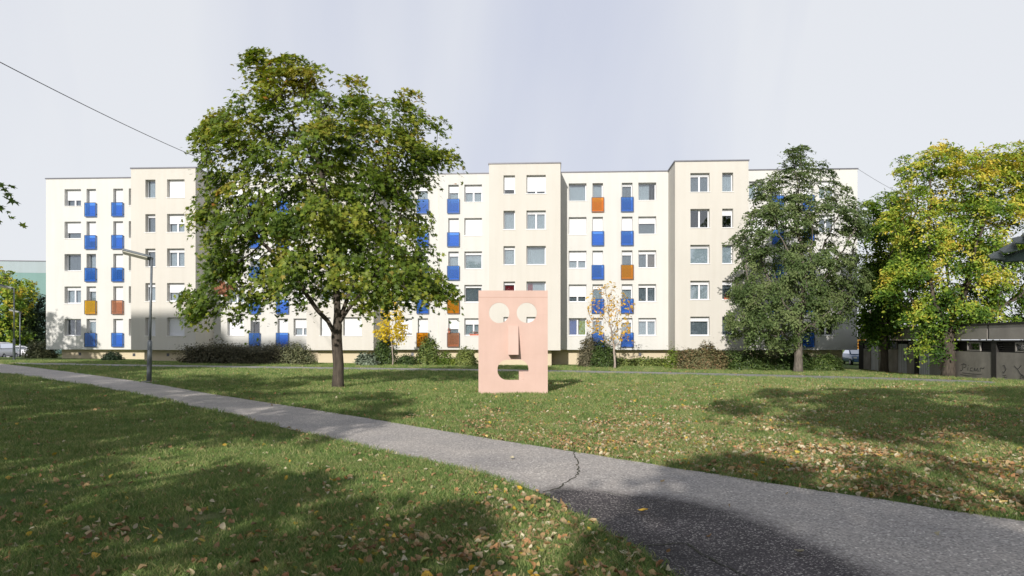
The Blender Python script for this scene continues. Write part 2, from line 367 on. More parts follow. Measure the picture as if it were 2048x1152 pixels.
# column specs: (px0, px1, type, states top..bottom)   state: (style, shutter fraction, curtain)
c_, gr, no, rd = 'curtain', 'curtain_grey', None, 'curtain_red'
W5 = [('d', .1, c_), ('s', .3, gr), ('d', 0, c_), ('s', .5, gr), ('d', .2, no)]
RECESS = [
 ((92, 262, 129, 162, 173, 192, 226.5, 246, 257.5, 290),
  [('d', .58, gr), ('s', .6, gr), ('s', 0, gr), ('d', .12, c_), ('d', 0, gr)],
  [('s', 1, no), ('s', .72, gr), ('s', 0, c_), ('s', .12, c_), ('s', .0, 'white')],
  [('s', 1, no), ('s', 1, no), ('s', .55, c_), ('s', 1, no), ('s', 1, no)],
  [('s', .1, c_), ('s', .1, gr), ('s', .1, c_), ('s', .1, no), ('s', .1, gr)],
  ['blue', 'blue', 'blue', 'yellow', 'blue'], ['blue', 'blue', 'blue', 'brown', 'blue']),
 ((391, 613, 454.6, 488, 501, 519.5, 555, 576, 587, 620),
  [('d', .4, c_), ('s', 1, no), ('s', .2, gr), ('d', .1, c_), ('s', 1, no)],
  [('s', .3, gr), ('s', 1, no), ('s', .2, c_), ('s', .5, c_), ('s', .0, no)],
  [('s', 1, no), ('s', .2, c_), ('s', .6, gr), ('s', 1, no), ('s', 1, no)],
  [('d', .3, c_), ('d', .1, gr), ('s', .2, c_), ('s', 1, no), ('d', .5, c_)],
  ['blue', 'blue', 'blue', 'blue', 'blue'], ['blue', 'blue', 'blue', 'blue', 'blue']),
 ((747, 978, 790, 824, 835.5, 856, 896.6, 917.4, 928.7, 964),
  [('d', .3, c_), ('s', 1, no), ('s', .1, gr), ('s', .5, c_), ('s', .85, gr)],
  [('s', .12, c_), ('s', 1, no), ('s', 1, no), ('s', .3, gr), ('s', .72, no)],
  [('s', .22, c_), ('s', 1, no), ('s', .1, c_), ('s', .5, c_), ('s', .35, c_)],
  [('d', .35, c_), ('s', 1, no), ('s', .07, c_), ('s', .05, gr), ('d', .27, c_)],
  ['blue', 'blue', 'blue', 'blue', 'ochre'], ['blue', 'blue', 'blue', 'ochre', 'brown']),
 ((1121, 1350, 1137.4, 1173, 1185, 1206, 1243.5, 1265, 1276.7, 1312.5),
  [('s', 0, c_), ('s', 1, no), ('d', .5, c_), ('d', .65, gr), ('d', .0, 'bl')],
  [('s', 0, c_), ('s', 1, no), ('s', .5, gr), ('s', .1, c_), ('s', 0, c_)],
  [('s', .02, gr), ('s', .45, c_), ('s', .1, gr), ('s', .12, c_), ('s', .1, c_)],
  [('s', 0, 'half'), ('s', .3, gr), ('d', .1, 'br'), ('d', .08, gr), ('d', .08, c_)],
  ['orange', 'blue', 'blue', 'blue', 'blue'], ['blue', 'blue', 'ochre', 'blue', 'blue']),
 ((1497, 1715, 1498, 1530, 1545, 1565, 1606, 1626, 1638, 1670),
  [('d', 0, c_), ('s', 1, no), ('s', .2, gr), ('d', .1, c_), ('d', .2, gr)],
  [('s', .3, gr), ('s', 1, no), ('s', .2, c_), ('s', .5, c_), ('s', .2, c_)],
  [('s', 1, no), ('s', .2, c_), ('s', .6, gr), ('s', 1, no), ('s', .1, no)],
  [('d', .3, c_), ('d', .1, gr), ('s', .2, c_), ('d', .1, no), ('d', .05, no)],
  ['blue', 'blue', 'blue', 'blue', 'blue'], ['blue', 'blue', 'blue', 'blue', 'blue']),
]
BAYW = [((290.7, 310.8, 334, 369), [('s', 0, c_), ('s', 0, gr), ('s', .05, gr), ('s', .1, c_), ('s', 1, no)],
                                   [('s', 1, no), ('d', .45, c_), ('d', .1, c_), ('s', .45, c_), ('s', 1, no)]),
        ((640, 661, 686, 723), [('s', .5, c_), ('s', .2, gr), ('s', 1, no), ('s', .1, c_), ('s', .95, no)],
                               [('s', 1, no), ('d', .2, c_), ('d', .4, c_), ('s', .1, c_), ('s', 1, no)]),
        ((1007, 1030, 1053, 1091.5), [('s', .7, no), ('s', 0, c_), ('s', 0, c_), ('s', 0, rd), ('s', 1, no)],
                               [('d', .82, gr), ('d', 0, c_), ('s', 0, c_), ('s', 0, 'rw'), ('s', 1, no)]),
        ((1444.5, 1466.4, 1380.7, 1419.3), [('s', 0, c_), ('s', .25, no), ('s', 0, 'white'), ('s', .12, gr), ('s', 0, gr)],
                               [('d', 0, gr), ('d', 0, no), ('s', 0, 'white'), ('d', .1, c_), ('s', .15, gr)])]
def curtain(parent, x0, x1, z0, z1, y, m):
    mb = MB(); n = max(8, int((x1-x0)/.035)); ph = rnd.random()*9; vs = []
    for i in range(n+1):
        x = x0+(x1-x0)*i/n; yy = y+.025*math.sin(x*38+ph)+.012*math.sin(x*91+ph)
        vs += [(x, yy, z0), (x, yy*1+.0, z1)]
    mb.add(vs, [(2*i, 2*i+2, 2*i+3, 2*i+1) for i in range(n)]); mb.build('curtain', M[m], parent, True)
def frame_bars(mb, x0, x1, z0, z1, y0, y1, w, style):
    mb.box(x0, x0+w, y0, y1, z0, z1); mb.box(x1-w, x1, y0, y1, z0, z1)
    mb.box(x0+w, x1-w, y0, y1, z0, z0+w); mb.box(x0+w, x1-w, y0, y1, z1-w, z1)
    if style == 'd': c = (x0+x1)/2; mb.box(c-w*.8, c+w*.8, y0-.004, y1, z0+w, z1-w)
def opening(x0, x1, z0, z1, y, st, door=False):
    style, sh, cu = st; yf = y+REV; box = .17 if (sh > 0 or rnd.random() < .5) else 0
    mb = MB(); zt = z1-box
    if box: mb.box(x0+.003, x1-.003, yf-.05, yf+.06, zt, z1-.003)
    frame_bars(mb, x0+.003, x1-.003, z0+.003, zt, yf, yf+.07, .075, style)
    w = mb.build('balcony_door' if door else 'window', M['frame'], BL)
    MB().box(x0+.07, x1-.07, yf+.03, yf+.042, z0+.07, zt-.07).build('pane', M['glass'], w)
    if sh > .02 and sh*(zt-z0) > .05:
        h = (zt-z0)*min(sh, .985)
        MB().box(x0+.035, x1-.035, yf-.03, yf-.008, zt-h, zt).build('shutter', M['shutter'], w)
    if sh < .95 and cu:
        a, b, zc0, zc1 = x0+.05, x1-.05, z0+.05, zt-.04; yc = yf+.17
        if cu in M: curtain(w, a, b, zc0, zc1, yc, cu)
        elif cu == 'white': MB().box(a, b, yf+.09, yf+.10, zc0, zc1).build('curtain', M['frame'], w)
        elif cu == 'bl': c = (a+b)/2; curtain(w, a, c, zc0, zc1, yc, 'curtain_blue'); curtain(w, c+.12, b, zc0, zc1, yc, 'curtain_lime')
        elif cu == 'br': c = (a+b)/2; curtain(w, a, c, zc0, zc1, yc, 'curtain_grey'); curtain(w, c, b, zc0, zc1, yc, 'curtain_brown')
        elif cu == 'half': curtain(w, a, (a+2*b)/3, zc0, zc1, yc, 'curtain')
        elif cu == 'rw': c = a+(b-a)*.3; curtain(w, a, c, zc0, zc1, yc, 'curtain_red'); curtain(w, c, b, zc0, zc1, yc, 'curtain')
    if not door: MB().box(x0-.04, x1+.04, y-.045, y+REV, z0-.045, z0+.002).build('sill', M['sill'], w)
    return w
def railing(x0, x1, z0, z1, y, colr):
    a, b = x0-.07, x1+.07; yo = y-.15; mb = MB(); r = .02
    for x in (a, b):
        mb.box(x-r, x+r, yo-r, yo+r, z0, z1)
        for z in (z0+.18, z1-.12): mb.box(x-r*.8, x+r*.8, yo+r, y+.02, z-r, z+r)
    for z in (z0, z1): mb.box(a+r, b-r, yo-r, yo+r, z-r, z+r)
    mb.box(a+r, b-r, yo+.002, yo+r, z0+.2, z0+.225)
    rl = mb.build('balcony_railing', M['darkmetal'], BL)
    MB().box(a+r, b-r, yo-.008, yo, z0+r, z1-r).build('panel', M[colr], rl)
wb = MB(); ob_all = []
zf = lambda f: (4-f)*PITCH        # f = 0 top floor ... 4 ground floor
rec_ops = []
for spec, wa, d1, d2, wb2, c1, c2 in RECESS:
    e = [ux(p, 0) for p in spec]
    for f in range(5):
        dz = zf(f)
        for (a, b, st, door) in ((e[2], e[3], wa[f], 0), (e[4], e[5], d1[f], 1), (e[6], e[7], d2[f], 1), (e[8], e[9], wb2[f], 0)):
            z0 = (1.2 if door else WB)+dz; z1 = WT+dz
            rec_ops.append((a, b, z0, z1)); opening(a, b, z0, z1, 0, st, door)
        railing(e[4], e[5], 1.07+dz, 2.24+dz, 0, c1[f]); railing(e[6], e[7], 1.07+dz, 2.24+dz, 0, c2[f])
wall_mesh(wb, XL, XR, ZB, ZT, 0, rec_ops)
DEP = 12
for x in (XL, XR): wb.add([(x,0,ZB),(x,DEP,ZB),(x,DEP,ZT),(x,0,ZT)], [(0,1,2,3)])
wb.add([(XL,DEP,ZB),(XR,DEP,ZB),(XR,DEP,ZT),(XL,DEP,ZT)], [(0,1,2,3)])
wb.add([(XL,0,ZB),(XR,0,ZB),(XR,DEP,ZB),(XL,DEP,ZB)], [(0,1,2,3)])
wb.build('wall', M['wall'], BL)
for i, (x0, x1) in enumerate(BAYS):
    px, nar, wid = BAYW[i]; e = [ux(p, FR) for p in px]; ops = []
    for f in range(5):
        dz = zf(f)
        for a, b, st in ((e[0], e[1], nar[f]), (e[2], e[3], wid[f])):
            ops.append((a, b, 1.98+dz, 3.44+dz)); opening(a, b, 1.98+dz, 3.44+dz, FR, st)
    mb = MB(); wall_mesh(mb, x0, x1, ZB, ZT, FR, ops)
    for x in (x0, x1): mb.add([(x,FR,ZB),(x,0,ZB),(x,0,ZT),(x,FR,ZT)], [(0,1,2,3)])
    mb.add([(x0,FR,ZB),(x1,FR,ZB),(x1,0,ZB),(x0,0,ZB)], [(0,1,2,3)])
    mb.build('bay_wall', M['block'], BL)
    MB().box(x0+.7, x1-.7, FR+.7, .75, -2, ZB-.003).build('bay_plinth', M['plinth'], BL)
    MB().box(x0-.06, x1+.06, FR-.06, 0, ZT+.002, ZT+.1).build('bay_coping', M['coping'], BL)
    # rooms behind the bay
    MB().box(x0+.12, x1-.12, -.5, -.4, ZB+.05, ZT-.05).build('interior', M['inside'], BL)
MB().box(XL+.9, XR-.9, .7, DEP-.7, -2, ZB-.003).build('plinth', M['plinth'], BL)
MB().box(XL-.06, XR+.06, -.06, DEP+.06, ZT+.004, ZT+.09).build('roof', M['coping'], BL)
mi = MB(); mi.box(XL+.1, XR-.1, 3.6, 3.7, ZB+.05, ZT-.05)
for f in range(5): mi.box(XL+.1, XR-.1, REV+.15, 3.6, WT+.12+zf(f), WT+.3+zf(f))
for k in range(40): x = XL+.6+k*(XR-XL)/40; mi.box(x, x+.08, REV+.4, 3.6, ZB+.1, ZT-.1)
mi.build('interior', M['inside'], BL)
s = MB()
for px in (876.5,): x = ux(px, 0); s.box(x-.03, x+.03, -.02, 0.0, ZB, ZT); s.build('joint_strip', M['seam'], BL)
for px in (160, 268, 336, 825, 1280): 
    bay = 262 < px < 391; y = .7 if not bay else FR+.7; x = ux(px, y)
    MB().box(x-.11, x+.11, y-.012, y+.01, ZB-.52, ZB-.28).build('vent', M['coping'], BL)

# ------------------------------------------------------------------ plants and trees
def rot_frames(nv, spin):
    nv = nv/np.linalg.norm(nv, axis=1, keepdims=True)
    ref = np.where(np.abs(nv[:, 2:3]) > .9, np.array([[1., 0, 0]]), np.array([[0, 0, 1.]]))
    a = np.cross(ref, nv); a /= np.linalg.norm(a, axis=1, keepdims=True); b = np.cross(nv, a)
    c, s = np.cos(spin)[:, None], np.sin(spin)[:, None]
    return a*c+b*s, b*c-a*s, nv
def mk_leaf(kind):
    if kind == 'maple':
        ang = [-90,-55,-35,-8,12,38,62,90,118,142,168,188,215,235]; rad = [.12,.42,.30,.62,.36,.78,.40,1.0,.40,.78,.36,.62,.30,.42]
        v = [(0, 0, 0)]+[(r*math.cos(math.radians(a))*.62, r*math.sin(math.radians(a))*.62, -.10*r*r) for a, r in zip(ang, rad)]
        n = len(ang); f = [(0, i+1, (i+1) % n+1) for i in range(n)]
        return np.array(v), f
    if kind == 'oval':
        v = [(0,-.5,0),(.22,-.15,.06),(.2,.2,.05),(0,.5,-.06),(-.2,.2,.05),(-.22,-.15,.06),(0,0,-.02)]
        return np.array(v), [(6,i,(i+1) % 6) for i in range(6)]
    if kind == 'blade':
        v = [(-.07,-.5,0),(.07,-.5,0),(.09,.1,.05),(0,.5,-.05),(-.09,.1,.05)]
        return np.array(v), [(0,1,2),(0,2,4),(4,2,3)]
    if kind == 'tri':
        v = [(0,-.5,0),(.3,0,.05),(0,.5,0),(-.3,0,.05)]
        return np.array(v), [(0,1,2),(0,2,3)]
def leaves(name, P, nrm, size, kind, m, parent=None, tone=None, rg=None, spin=None):
    T, Fc = mk_leaf(kind); n = len(P)
    a, b, c = rot_frames(nrm, rg.uniform(0, 2*PI, n) if spin is None else spin)
    V = P[:, None, :]+size[:, None, None]*(T[None, :, 0:1]*a[:, None]+T[None, :, 1:2]*b[:, None]+T[None, :, 2:3]*c[:, None])
    fi = np.array(Fc).ravel()[None, :]+(np.arange(n)*len(T))[:, None]
    tn = None if tone is None else np.repeat(tone, len(Fc))
    return npmesh(name, V.reshape(-1, 3), 3, fi.ravel(), m, parent, tn)
def in_poly(x, y, poly):
    c = np.zeros(len(x), bool); n = len(poly)
    for i in range(n):
        x1, y1 = poly[i]; x2, y2 = poly[(i+1) % n]
        if y1 == y2: continue
        k = ((y1 > y) != (y2 > y)) & (x < (x2-x1)*(y-y1)/(y2-y1)+x1); c ^= k
    return c
def crown_points(poly, n, Y0, depth, rg, thr=.0, ns=.6, shell=0):
    """points inside a solid whose outline facing us is poly (world x,z); depth = ratio of depth to width at each height"""
    pl = np.array(poly); x0, z0 = pl.min(0); x1, z1 = pl.max(0); out = []
    hs = np.linspace(z0, z1, 60); L = []
    for h in hs:
        xs = []
        for i in range(len(pl)):
            a, b = pl[i], pl[(i+1) % len(pl)]
            if (a[1] > h) != (b[1] > h): xs.append(a[0]+(b[0]-a[0])*(h-a[1])/(b[1]-a[1]))
        L.append((min(xs), max(xs)) if xs else (np.nan, np.nan))
    L = np.array(L); ok = ~np.isnan(L[:, 0])
    while len(out) < n:
        x = rg.uniform(x0, x1, 4000); z = rg.uniform(z0, z1, 4000); k = in_poly(x, z, pl); x, z = x[k], z[k]
        l = np.interp(z, hs[ok], L[ok, 0]); r = np.interp(z, hs[ok], L[ok, 1]); c = (l+r)/2; R = np.maximum((r-l)/2, .15)
        u = np.clip((x-c)/R, -1, 1); dy = R*depth*np.sqrt(np.maximum(.03, 1-u*u)); w = rg.uniform(-1, 1, len(x))
        if shell:
            w = np.sign(w)*np.abs(w)**(1/(1+shell))
        y = w*dy
        for p in zip(x, y+Y0, z):
            if noise.noise(Vector(p)*ns) > thr-.25 : out.append(p)
    return np.array(out[:n])
def grow(A, trunk, step, kill, iters, rg, trop=.08, limbs=()):
    nodes = [np.array(p, float) for p in trunk]; par = [-1]+list(range(len(trunk)-1))
    for at_i, pts in limbs:
        pr = at_i
        for p in pts:
            q = np.array(p, float); n_ = max(1, int(np.linalg.norm(q-nodes[pr])/step)); p0 = nodes[pr].copy()
            for k in range(1, n_+1): nodes.append(p0+(q-p0)*k/n_); par.append(pr); pr = len(nodes)-1
    Nn = np.array(nodes); nd = np.full(len(A), 1e9); ni = np.zeros(len(A), int)
    for j, p in enumerate(Nn):
        if j < len(trunk)//2: continue
        d = np.linalg.norm(A-p, axis=1); k = d < nd; nd[k] = d[k]; ni[k] = j
    alive = np.ones(len(A), bool)
    for it in range(iters):
        if alive.sum() < 5: break
        idx = np.where(alive)[0]; src = ni[idx]; order = np.unique(src); newp = []
        for s_ in order:
            q = idx[src == s_]; v = A[q]-nodes[s_]; v /= np.linalg.norm(v, axis=1, keepdims=True)+1e-9
            d = v.mean(0)+rg.normal(0, .12, 3)+np.array([0, 0, trop])
            ln = np.linalg.norm(d)
            if ln < .05: d = v[0]; ln = 1
            newp.append((s_, nodes[s_]+d/ln*step))
        for s_, p in newp:
            nodes.append(p); par.append(s_); j = len(nodes)-1
            d = np.linalg.norm(A-p, axis=1); k = d < nd; nd[k] = d[k]; ni[k] = j
        alive &= nd > kill
        if len(nodes) > 5000: break
    return nodes, par
def tree_mesh(nodes, par, r_tip, r_base, expo=1.95, trunk_n=0, flare=1.35):
    n = len(nodes); ch = [[] for _ in range(n)]
    for i, p in enumerate(par):
        if p >= 0: ch[p].append(i)
    w = np.zeros(n)
    for i in range(n-1, -1, -1):
        w[i] = r_tip**expo if not ch[i] else sum(w[c] for c in ch[i])
    r = w**(1/expo); r = r*(r_base/r[0]) if r[0] > 0 else r; r = np.maximum(r, r_tip*.8)
    mb = MB(); stack = [(0, -1)]
    while stack:
        i, p = stack.pop(); chain = [i]; rr = [r[i]]
        if p >= 0: chain = [p, i]; rr = [min(r[p], r[i]*1.15), r[i]]
        cur = i
        while ch[cur]:
            c = sorted(ch[cur], key=lambda k: -r[k])
            for o in c[1:]: stack.append((o, cur))
            cur = c[0]; chain.append(cur); rr.append(r[cur])
        pts = [Vector(nodes[k]) for k in chain]
        if p < 0:
            rr = list(rr); rr[0] *= flare; 
            if len(rr) > 1: rr[1] *= 1+(flare-1)*.25
        k = 12 if rr[0] > .1 else 6 if rr[0] > .03 else 3
        mb.tube(pts, rr, k)
    return mb, r
def tree(name, label, cat, base, poly, kind, lm, bm_, nleaf, size, natt=900, step=.35, kill=.45, depth=.9, r0=.2, seed=1, trunk=None, fork=2.0, tonef=None, thr=0., ns=.6, spread=.22, group=None, upb=.7, outb=.6, iters=120, clump=.55, extra=None, rtip=.007, trop=.08, flare=1.35, sprays=0, sr=.5, shrink=.95, limbs=()):
    rg = np.random.default_rng(seed); random.seed(seed)
    root = empty(name, base, label=label, cat=cat, group=group)
    A = crown_points(poly, natt, base.y, depth, rg, thr, ns)
    A = (A-A.mean(0))*np.array([shrink, shrink, 1-(1-shrink)*.2])+A.mean(0)
    if extra is not None: A = np.vstack([A, extra])
    A = A-np.array(base)
    if trunk is None:
        k = max(3, int(fork/step)); trunk = [(0.03*math.sin(i*.8), .02*math.cos(i), fork*i/k-.05) for i in range(k+1)]
    nodes, par = grow(A, trunk, step, kill, iters, rg, trop, limbs)
    mb, r = tree_mesh(nodes, par, rtip, r0, flare=flare); mb.build('trunk', bm_, root, True)
    # leaves: round attractors and twig nodes, in sprays
    print(name, 'nodes', len(nodes), 'r', r.min(), r.max())
    rq = np.quantile(r, .62); tips = np.array([p for p, q in zip(nodes, r) if q <= rq+1e-6 and p[2] > fork*.8])
    ns_ = len(tips); ctr = (A.min(0)+A.max(0))/2
    nc = int(nleaf*clump)
    i1 = rg.integers(0, ns_, nc); P1 = tips[i1]+rg.normal(0, spread*.6, (nc, 3))
    i2 = rg.integers(0, len(A), nleaf-nc); P2 = A[i2]+rg.normal(0, spread, (nleaf-nc, 3))
    if sprays:
        ic = rg.integers(0, len(A), sprays); C = A[ic]; oc = C-ctr; oc /= np.linalg.norm(oc, axis=1, keepdims=True)+1e-6
        dn = oc*.55+np.array([0, -.30, .75])+rg.normal(0, .16, C.shape); da, db, dnn = rot_frames(dn, np.zeros(sprays))
        m_ = nleaf-nc; ii = rg.integers(0, sprays, m_); rr_ = sr*rg.uniform(.6, 1.3, sprays)[ii]
        u_ = rg.normal(0, .55, m_)*rr_; v_ = rg.normal(0, .55, m_)*rr_; w_ = rg.normal(0, .07, m_)*sr-.35*(u_*u_+v_*v_)/sr
        P2 = C[ii]+da[ii]*u_[:, None]+db[ii]*v_[:, None]+dnn[ii]*w_[:, None]
    P = np.vstack([P1, P2]); out = P-ctr; out /= np.linalg.norm(out, axis=1, keepdims=True)+1e-6
    nr = rg.normal(0, .55, P.shape)+out*outb+np.array([0, -.35, upb*.75])
    if sprays: nr[nc:] = dnn[ii]*.9+rg.normal(0, .38, (m_, 3))
    hgt = (P[:, 2]-A[:, 2].min())/(A[:, 2].max()-A[:, 2].min())
    cl = np.array([noise.noise(Vector(p)*.8+Vector((seed, 0, 0))) for p in P])
    tone = (tonef(P, hgt, cl, rg) if tonef else .3+.3*cl+rg.normal(0, .1, len(P)))
    if sprays: tone[nc:] += rg.normal(0, .10, sprays)[ii]
    if kind == 'maple': tone = np.where((tone > .86) & (rg.random(len(tone)) < .8), .80, tone)
    sz = size*rg.uniform(.6, 1.2, len(P))
    leaves('crown', P, nr, sz, kind, lm, root, np.clip(tone, 0, 1), rg)
    return root
def pxpoly(pts, Y): return [((a-1024)/F*Y, EYE+(HY-b)/F*Y) for a, b in pts]

LM_maple = leafmat('maple_leaves', [(0, (.045, .085, .012)), (.4, (.13, .195, .024)), (.7, (.27, .30, .04)), (.88, (.32, .25, .04)), (1, (.38, .17, .04))], .4, .5, .3)
LM_oak = leafmat('dark_green_leaves', [(0, (.065, .105, .032)), (.5, (.145, .20, .070)), (.9, (.21, .25, .10)), (1, (.17, .20, .08))], .35, .6, .2)
LM_yel = leafmat('yellow_green_leaves', [(0, (.05, .11, .018)), (.3, (.12, .21, .025)), (.6, (.30, .40, .05)), (.85, (.56, .53, .08)), (1, (.64, .50, .08))], .4, .5, .3)
LM_gold = leafmat('golden_leaves', [(0, (.55, .42, .03)), (.6, (.75, .58, .05)), (1, (.72, .38, .04))], .45, .5, .3)
LM_orange = leafmat('orange_leaves', [(0, (.62, .46, .06)), (.5, (.66, .36, .06)), (1, (.40, .18, .06))], .4, .5, .3)
LM_dark = leafmat('evergreen_leaves', [(0, (.012, .025, .012)), (1, (.03, .055, .025))], .15, .6, .3)
LM_shade = leafmat('linden_leaves', [(0, (.03, .06, .014)), (1, (.12, .15, .03))], .3, .5, .3)

# the big maple
def px_extra(lines, Y, k=16, jit=.13, seed=1):
    rg = np.random.default_rng(seed); out = []
    for ln in lines:
        for (a, b), (c, d) in zip(ln, ln[1:]):
            n = max(2, int(math.hypot(c-a, d-b)/F*Y*k))
            for i in range(n): t_ = i/n; p = at(a+(c-a)*t_, b+(d-b)*t_, Y); out.append(np.array(p)+rg.normal(0, jit, 3))
    return np.array(out)
mb_ = g(676, 776)
MAP = [(500,615),(470,635),(440,622),(410,634),(385,625),(356,608),(352,595),(385,588),(420,560),(400,520),(392,470),(382,430),(388,400),(420,390),(400,345),(378,300),(384,262),(398,242),(440,240),(450,212),(485,232),(500,262),(520,232),(512,180),(508,130),(530,118),(570,112),(610,110),(640,128),(655,165),(690,185),(704,150),(730,170),(738,215),(770,225),(795,232),(803,182),(828,186),(838,232),(880,226),(884,262),(868,290),(905,302),(895,335),(862,372),(845,410),(880,420),(886,462),(872,510),(862,540),(905,552),(922,585),(900,600),(850,602),(800,622),(765,612),(720,625),(700,600),(640,575),(600,605),(560,600),(530,625)]
MP = pxpoly(MAP, mb_.y)
MX = px_extra([[(506,100),(520,150),(530,230)],[(575,108),(580,170)],[(600,118),(612,180)],[(706,150),(712,200),(716,260)],[(815,182),(818,230),(815,290)],[(880,228),(868,262)],[(450,215),(462,260),(470,300)],[(390,245),(410,275),(430,300)],[(352,600),(390,605),(430,600)],[(372,635),(400,615)],[(915,580),(880,585),(840,580)],[(902,305),(870,310),(830,320)],[(385,425),(420,430)],[(735,185),(738,240)]], mb_.y)
def maple_tone(P, h, cl, rg):
    t_ = .40+.42*np.maximum(0, h-.4)+.4*cl+rg.normal(0, .10, len(P))
    return np.where(rg.random(len(P)) < .03+.08*np.maximum(0, h-.5), t_+.35, t_)
big_trunk = [(0,0,-.1),(.0,0,.3),(.02,0,.8),(-.02,0,1.3),(-.05,0,1.8),(-.02,0,2.2)]
_l = lambda a, b, dy: tuple(at(a, b, mb_.y)-mb_+Vector((0, dy, 0)))
LIMBS = [(4, [_l(657,642,-.1), _l(640,622,-.3), _l(622,592,-.5), _l(603,562,-.6), _l(570,520,-.8), _l(530,480,-1.0)]),
         (5, [_l(673,605,.1), _l(668,560,.2), _l(662,500,.2), _l(655,420,.1), _l(640,330,.0)]),
         (5, [_l(697,618,0), _l(717,598,-.2), _l(742,570,-.4), _l(775,525,-.5), _l(800,470,-.6)]),
         (5, [_l(686,610,.3), _l(700,560,.6), _l(712,490,.9), _l(725,400,1.0)])]
mroot = tree('maple_tree', 'large green maple with dark trunk on the lawn left of the pink face', 'tree', mb_, MP, 'maple', LM_maple, M['bark'], 46000, .23, sprays=1150, sr=.5, shrink=.93,
     natt=1500, step=.3, kill=.42, depth=.85, r0=.185, seed=5, trunk=big_trunk, fork=2.0, tonef=maple_tone, thr=.13, ns=.75, spread=.25, extra=MX, limbs=LIMBS, iters=140, clump=.22, upb=.75, outb=.5, trop=.05, flare=1.3)
# withered brown leaf cluster hanging in it
rg = np.random.default_rng(8); bc = at(445, 577, mb_.y-3.9)-mb_
leaves('withered_leaves', np.array(bc)+rg.normal(0, .10, (60, 3)), rg.normal(0, 1, (60, 3)), rg.uniform(.12, .2, 60), 'maple', mat('withered_leaf', (.30, .13, .07), .9, .3), mroot, None, rg)

def oak_tone(P, h, cl, rg): return np.where(rg.random(len(P)) < .006, 1., .45+.7*cl+rg.normal(0, .15, len(P)))
ob = g(1596, 745)
OAK = [(1570,700),(1520,690),(1470,690),(1445,655),(1432,635),(1470,620),(1455,580),(1462,540),(1480,520),(1450,480),(1455,462),(1490,455),(1465,435),(1490,400),(1505,385),(1490,370),(1530,345),(1560,330),(1568,300),(1590,292),(1610,284),(1640,288),(1662,300),(1665,335),(1678,370),(1700,370),(1715,400),(1735,420),(1745,480),(1730,520),(1748,560),(1735,600),(1700,640),(1660,655),(1640,672),(1610,668)]
tree('oak_tree', 'tall dark green conical tree with grey trunk before the right end of the apartment block', 'tree', ob, pxpoly(OAK, ob.y), 'oval', LM_oak, M['bark2'], 62000, .19, sprays=1900, sr=.45, clump=.25, shrink=.93,
     natt=1300, step=.42, kill=.55, depth=.85, r0=.27, seed=7, fork=2.6, tonef=oak_tone, thr=.14, ns=.55, spread=.26, upb=.5, outb=.7, rtip=.009)
def yel_tone(P, h, cl, rg): return .30+.45*h+.75*cl+rg.normal(0, .14, len(P))
def yel_tone2(P, h, cl, rg): return .12+.35*h+.5*cl+rg.normal(0, .12, len(P))
ya = gx(1768, 50)
YA = [(1760,690),(1735,680),(1722,640),(1728,600),(1715,570),(1735,520),(1722,480),(1740,430),(1732,400),(1765,375),(1800,385),(1830,420),(1850,500),(1860,560),(1845,640),(1810,655),(1790,640)]
tree('locust_tree', 'slim green and yellow tree with dark trunk before the far garage doors', 'tree', ya, pxpoly(YA, ya.y), 'oval', LM_yel, M['bark'], 30000, .23, sprays=700, sr=.6, clump=.2,
     natt=700, step=.45, kill=.55, depth=.9, r0=.25, seed=12, fork=2.4, tonef=yel_tone2, thr=.12, ns=.5, spread=.3, rtip=.009)
yb = gx(1897, 42.5)
YB = [(1890,705),(1850,715),(1825,690),(1835,650),(1800,640),(1770,600),(1745,590),(1760,540),(1800,500),(1775,480),(1745,450),(1770,420),(1800,410),(1770,380),(1800,350),(1785,320),(1800,300),(1850,300),(1890,282),(1930,300),(1970,285),(2010,300),(2060,285),(2120,330),(2160,420),(2150,540),(2110,640),(2040,680),(1980,660),(1945,675),(1920,660)]
tree('locust_tree', 'broad yellow green tree with thick dark trunk before the graffiti garage wall', 'tree', yb, pxpoly(YB, yb.y), 'oval', LM_yel, M['bark'], 78000, .20, sprays=1500, sr=.65, clump=.2,
     natt=1500, step=.42, kill=.52, depth=.62, r0=.33, seed=14, fork=2.6, tonef=yel_tone, thr=.12, ns=.55, spread=.28, upb=.4, rtip=.009)

# saplings
sb = g(785, 731)
tree('golden_sapling', 'small golden yellow sapling among the bushes under the big maple', 'sapling', sb, pxpoly([(785,690),(755,678),(745,662),(760,650),(757,630),(775,600),(790,590),(805,610),(812,650),(822,655),(815,675),(800,690)], sb.y), 'maple', LM_gold, M['bark3'], 900, .27,
     natt=130, step=.25, kill=.3, r0=.05, seed=21, fork=1.5, thr=-.2, spread=.18, rtip=.006)
sb = g(1229, 738)
tree('autumn_sapling', 'nearly bare pale sapling with a few orange leaves before the cream recess', 'sapling', sb, pxpoly([(1225,700),(1190,672),(1163,650),(1168,610),(1180,580),(1198,572),(1218,560),(1240,575),(1262,600),(1280,605),(1285,618),(1262,640),(1275,680),(1250,690)], sb.y), 'oval', LM_orange, M['bark3'], 700, .22,
     natt=260, step=.22, kill=.3, r0=.075, seed=22, fork=1.6, thr=0., spread=.12, rtip=.009, clump=.8, trop=.2)

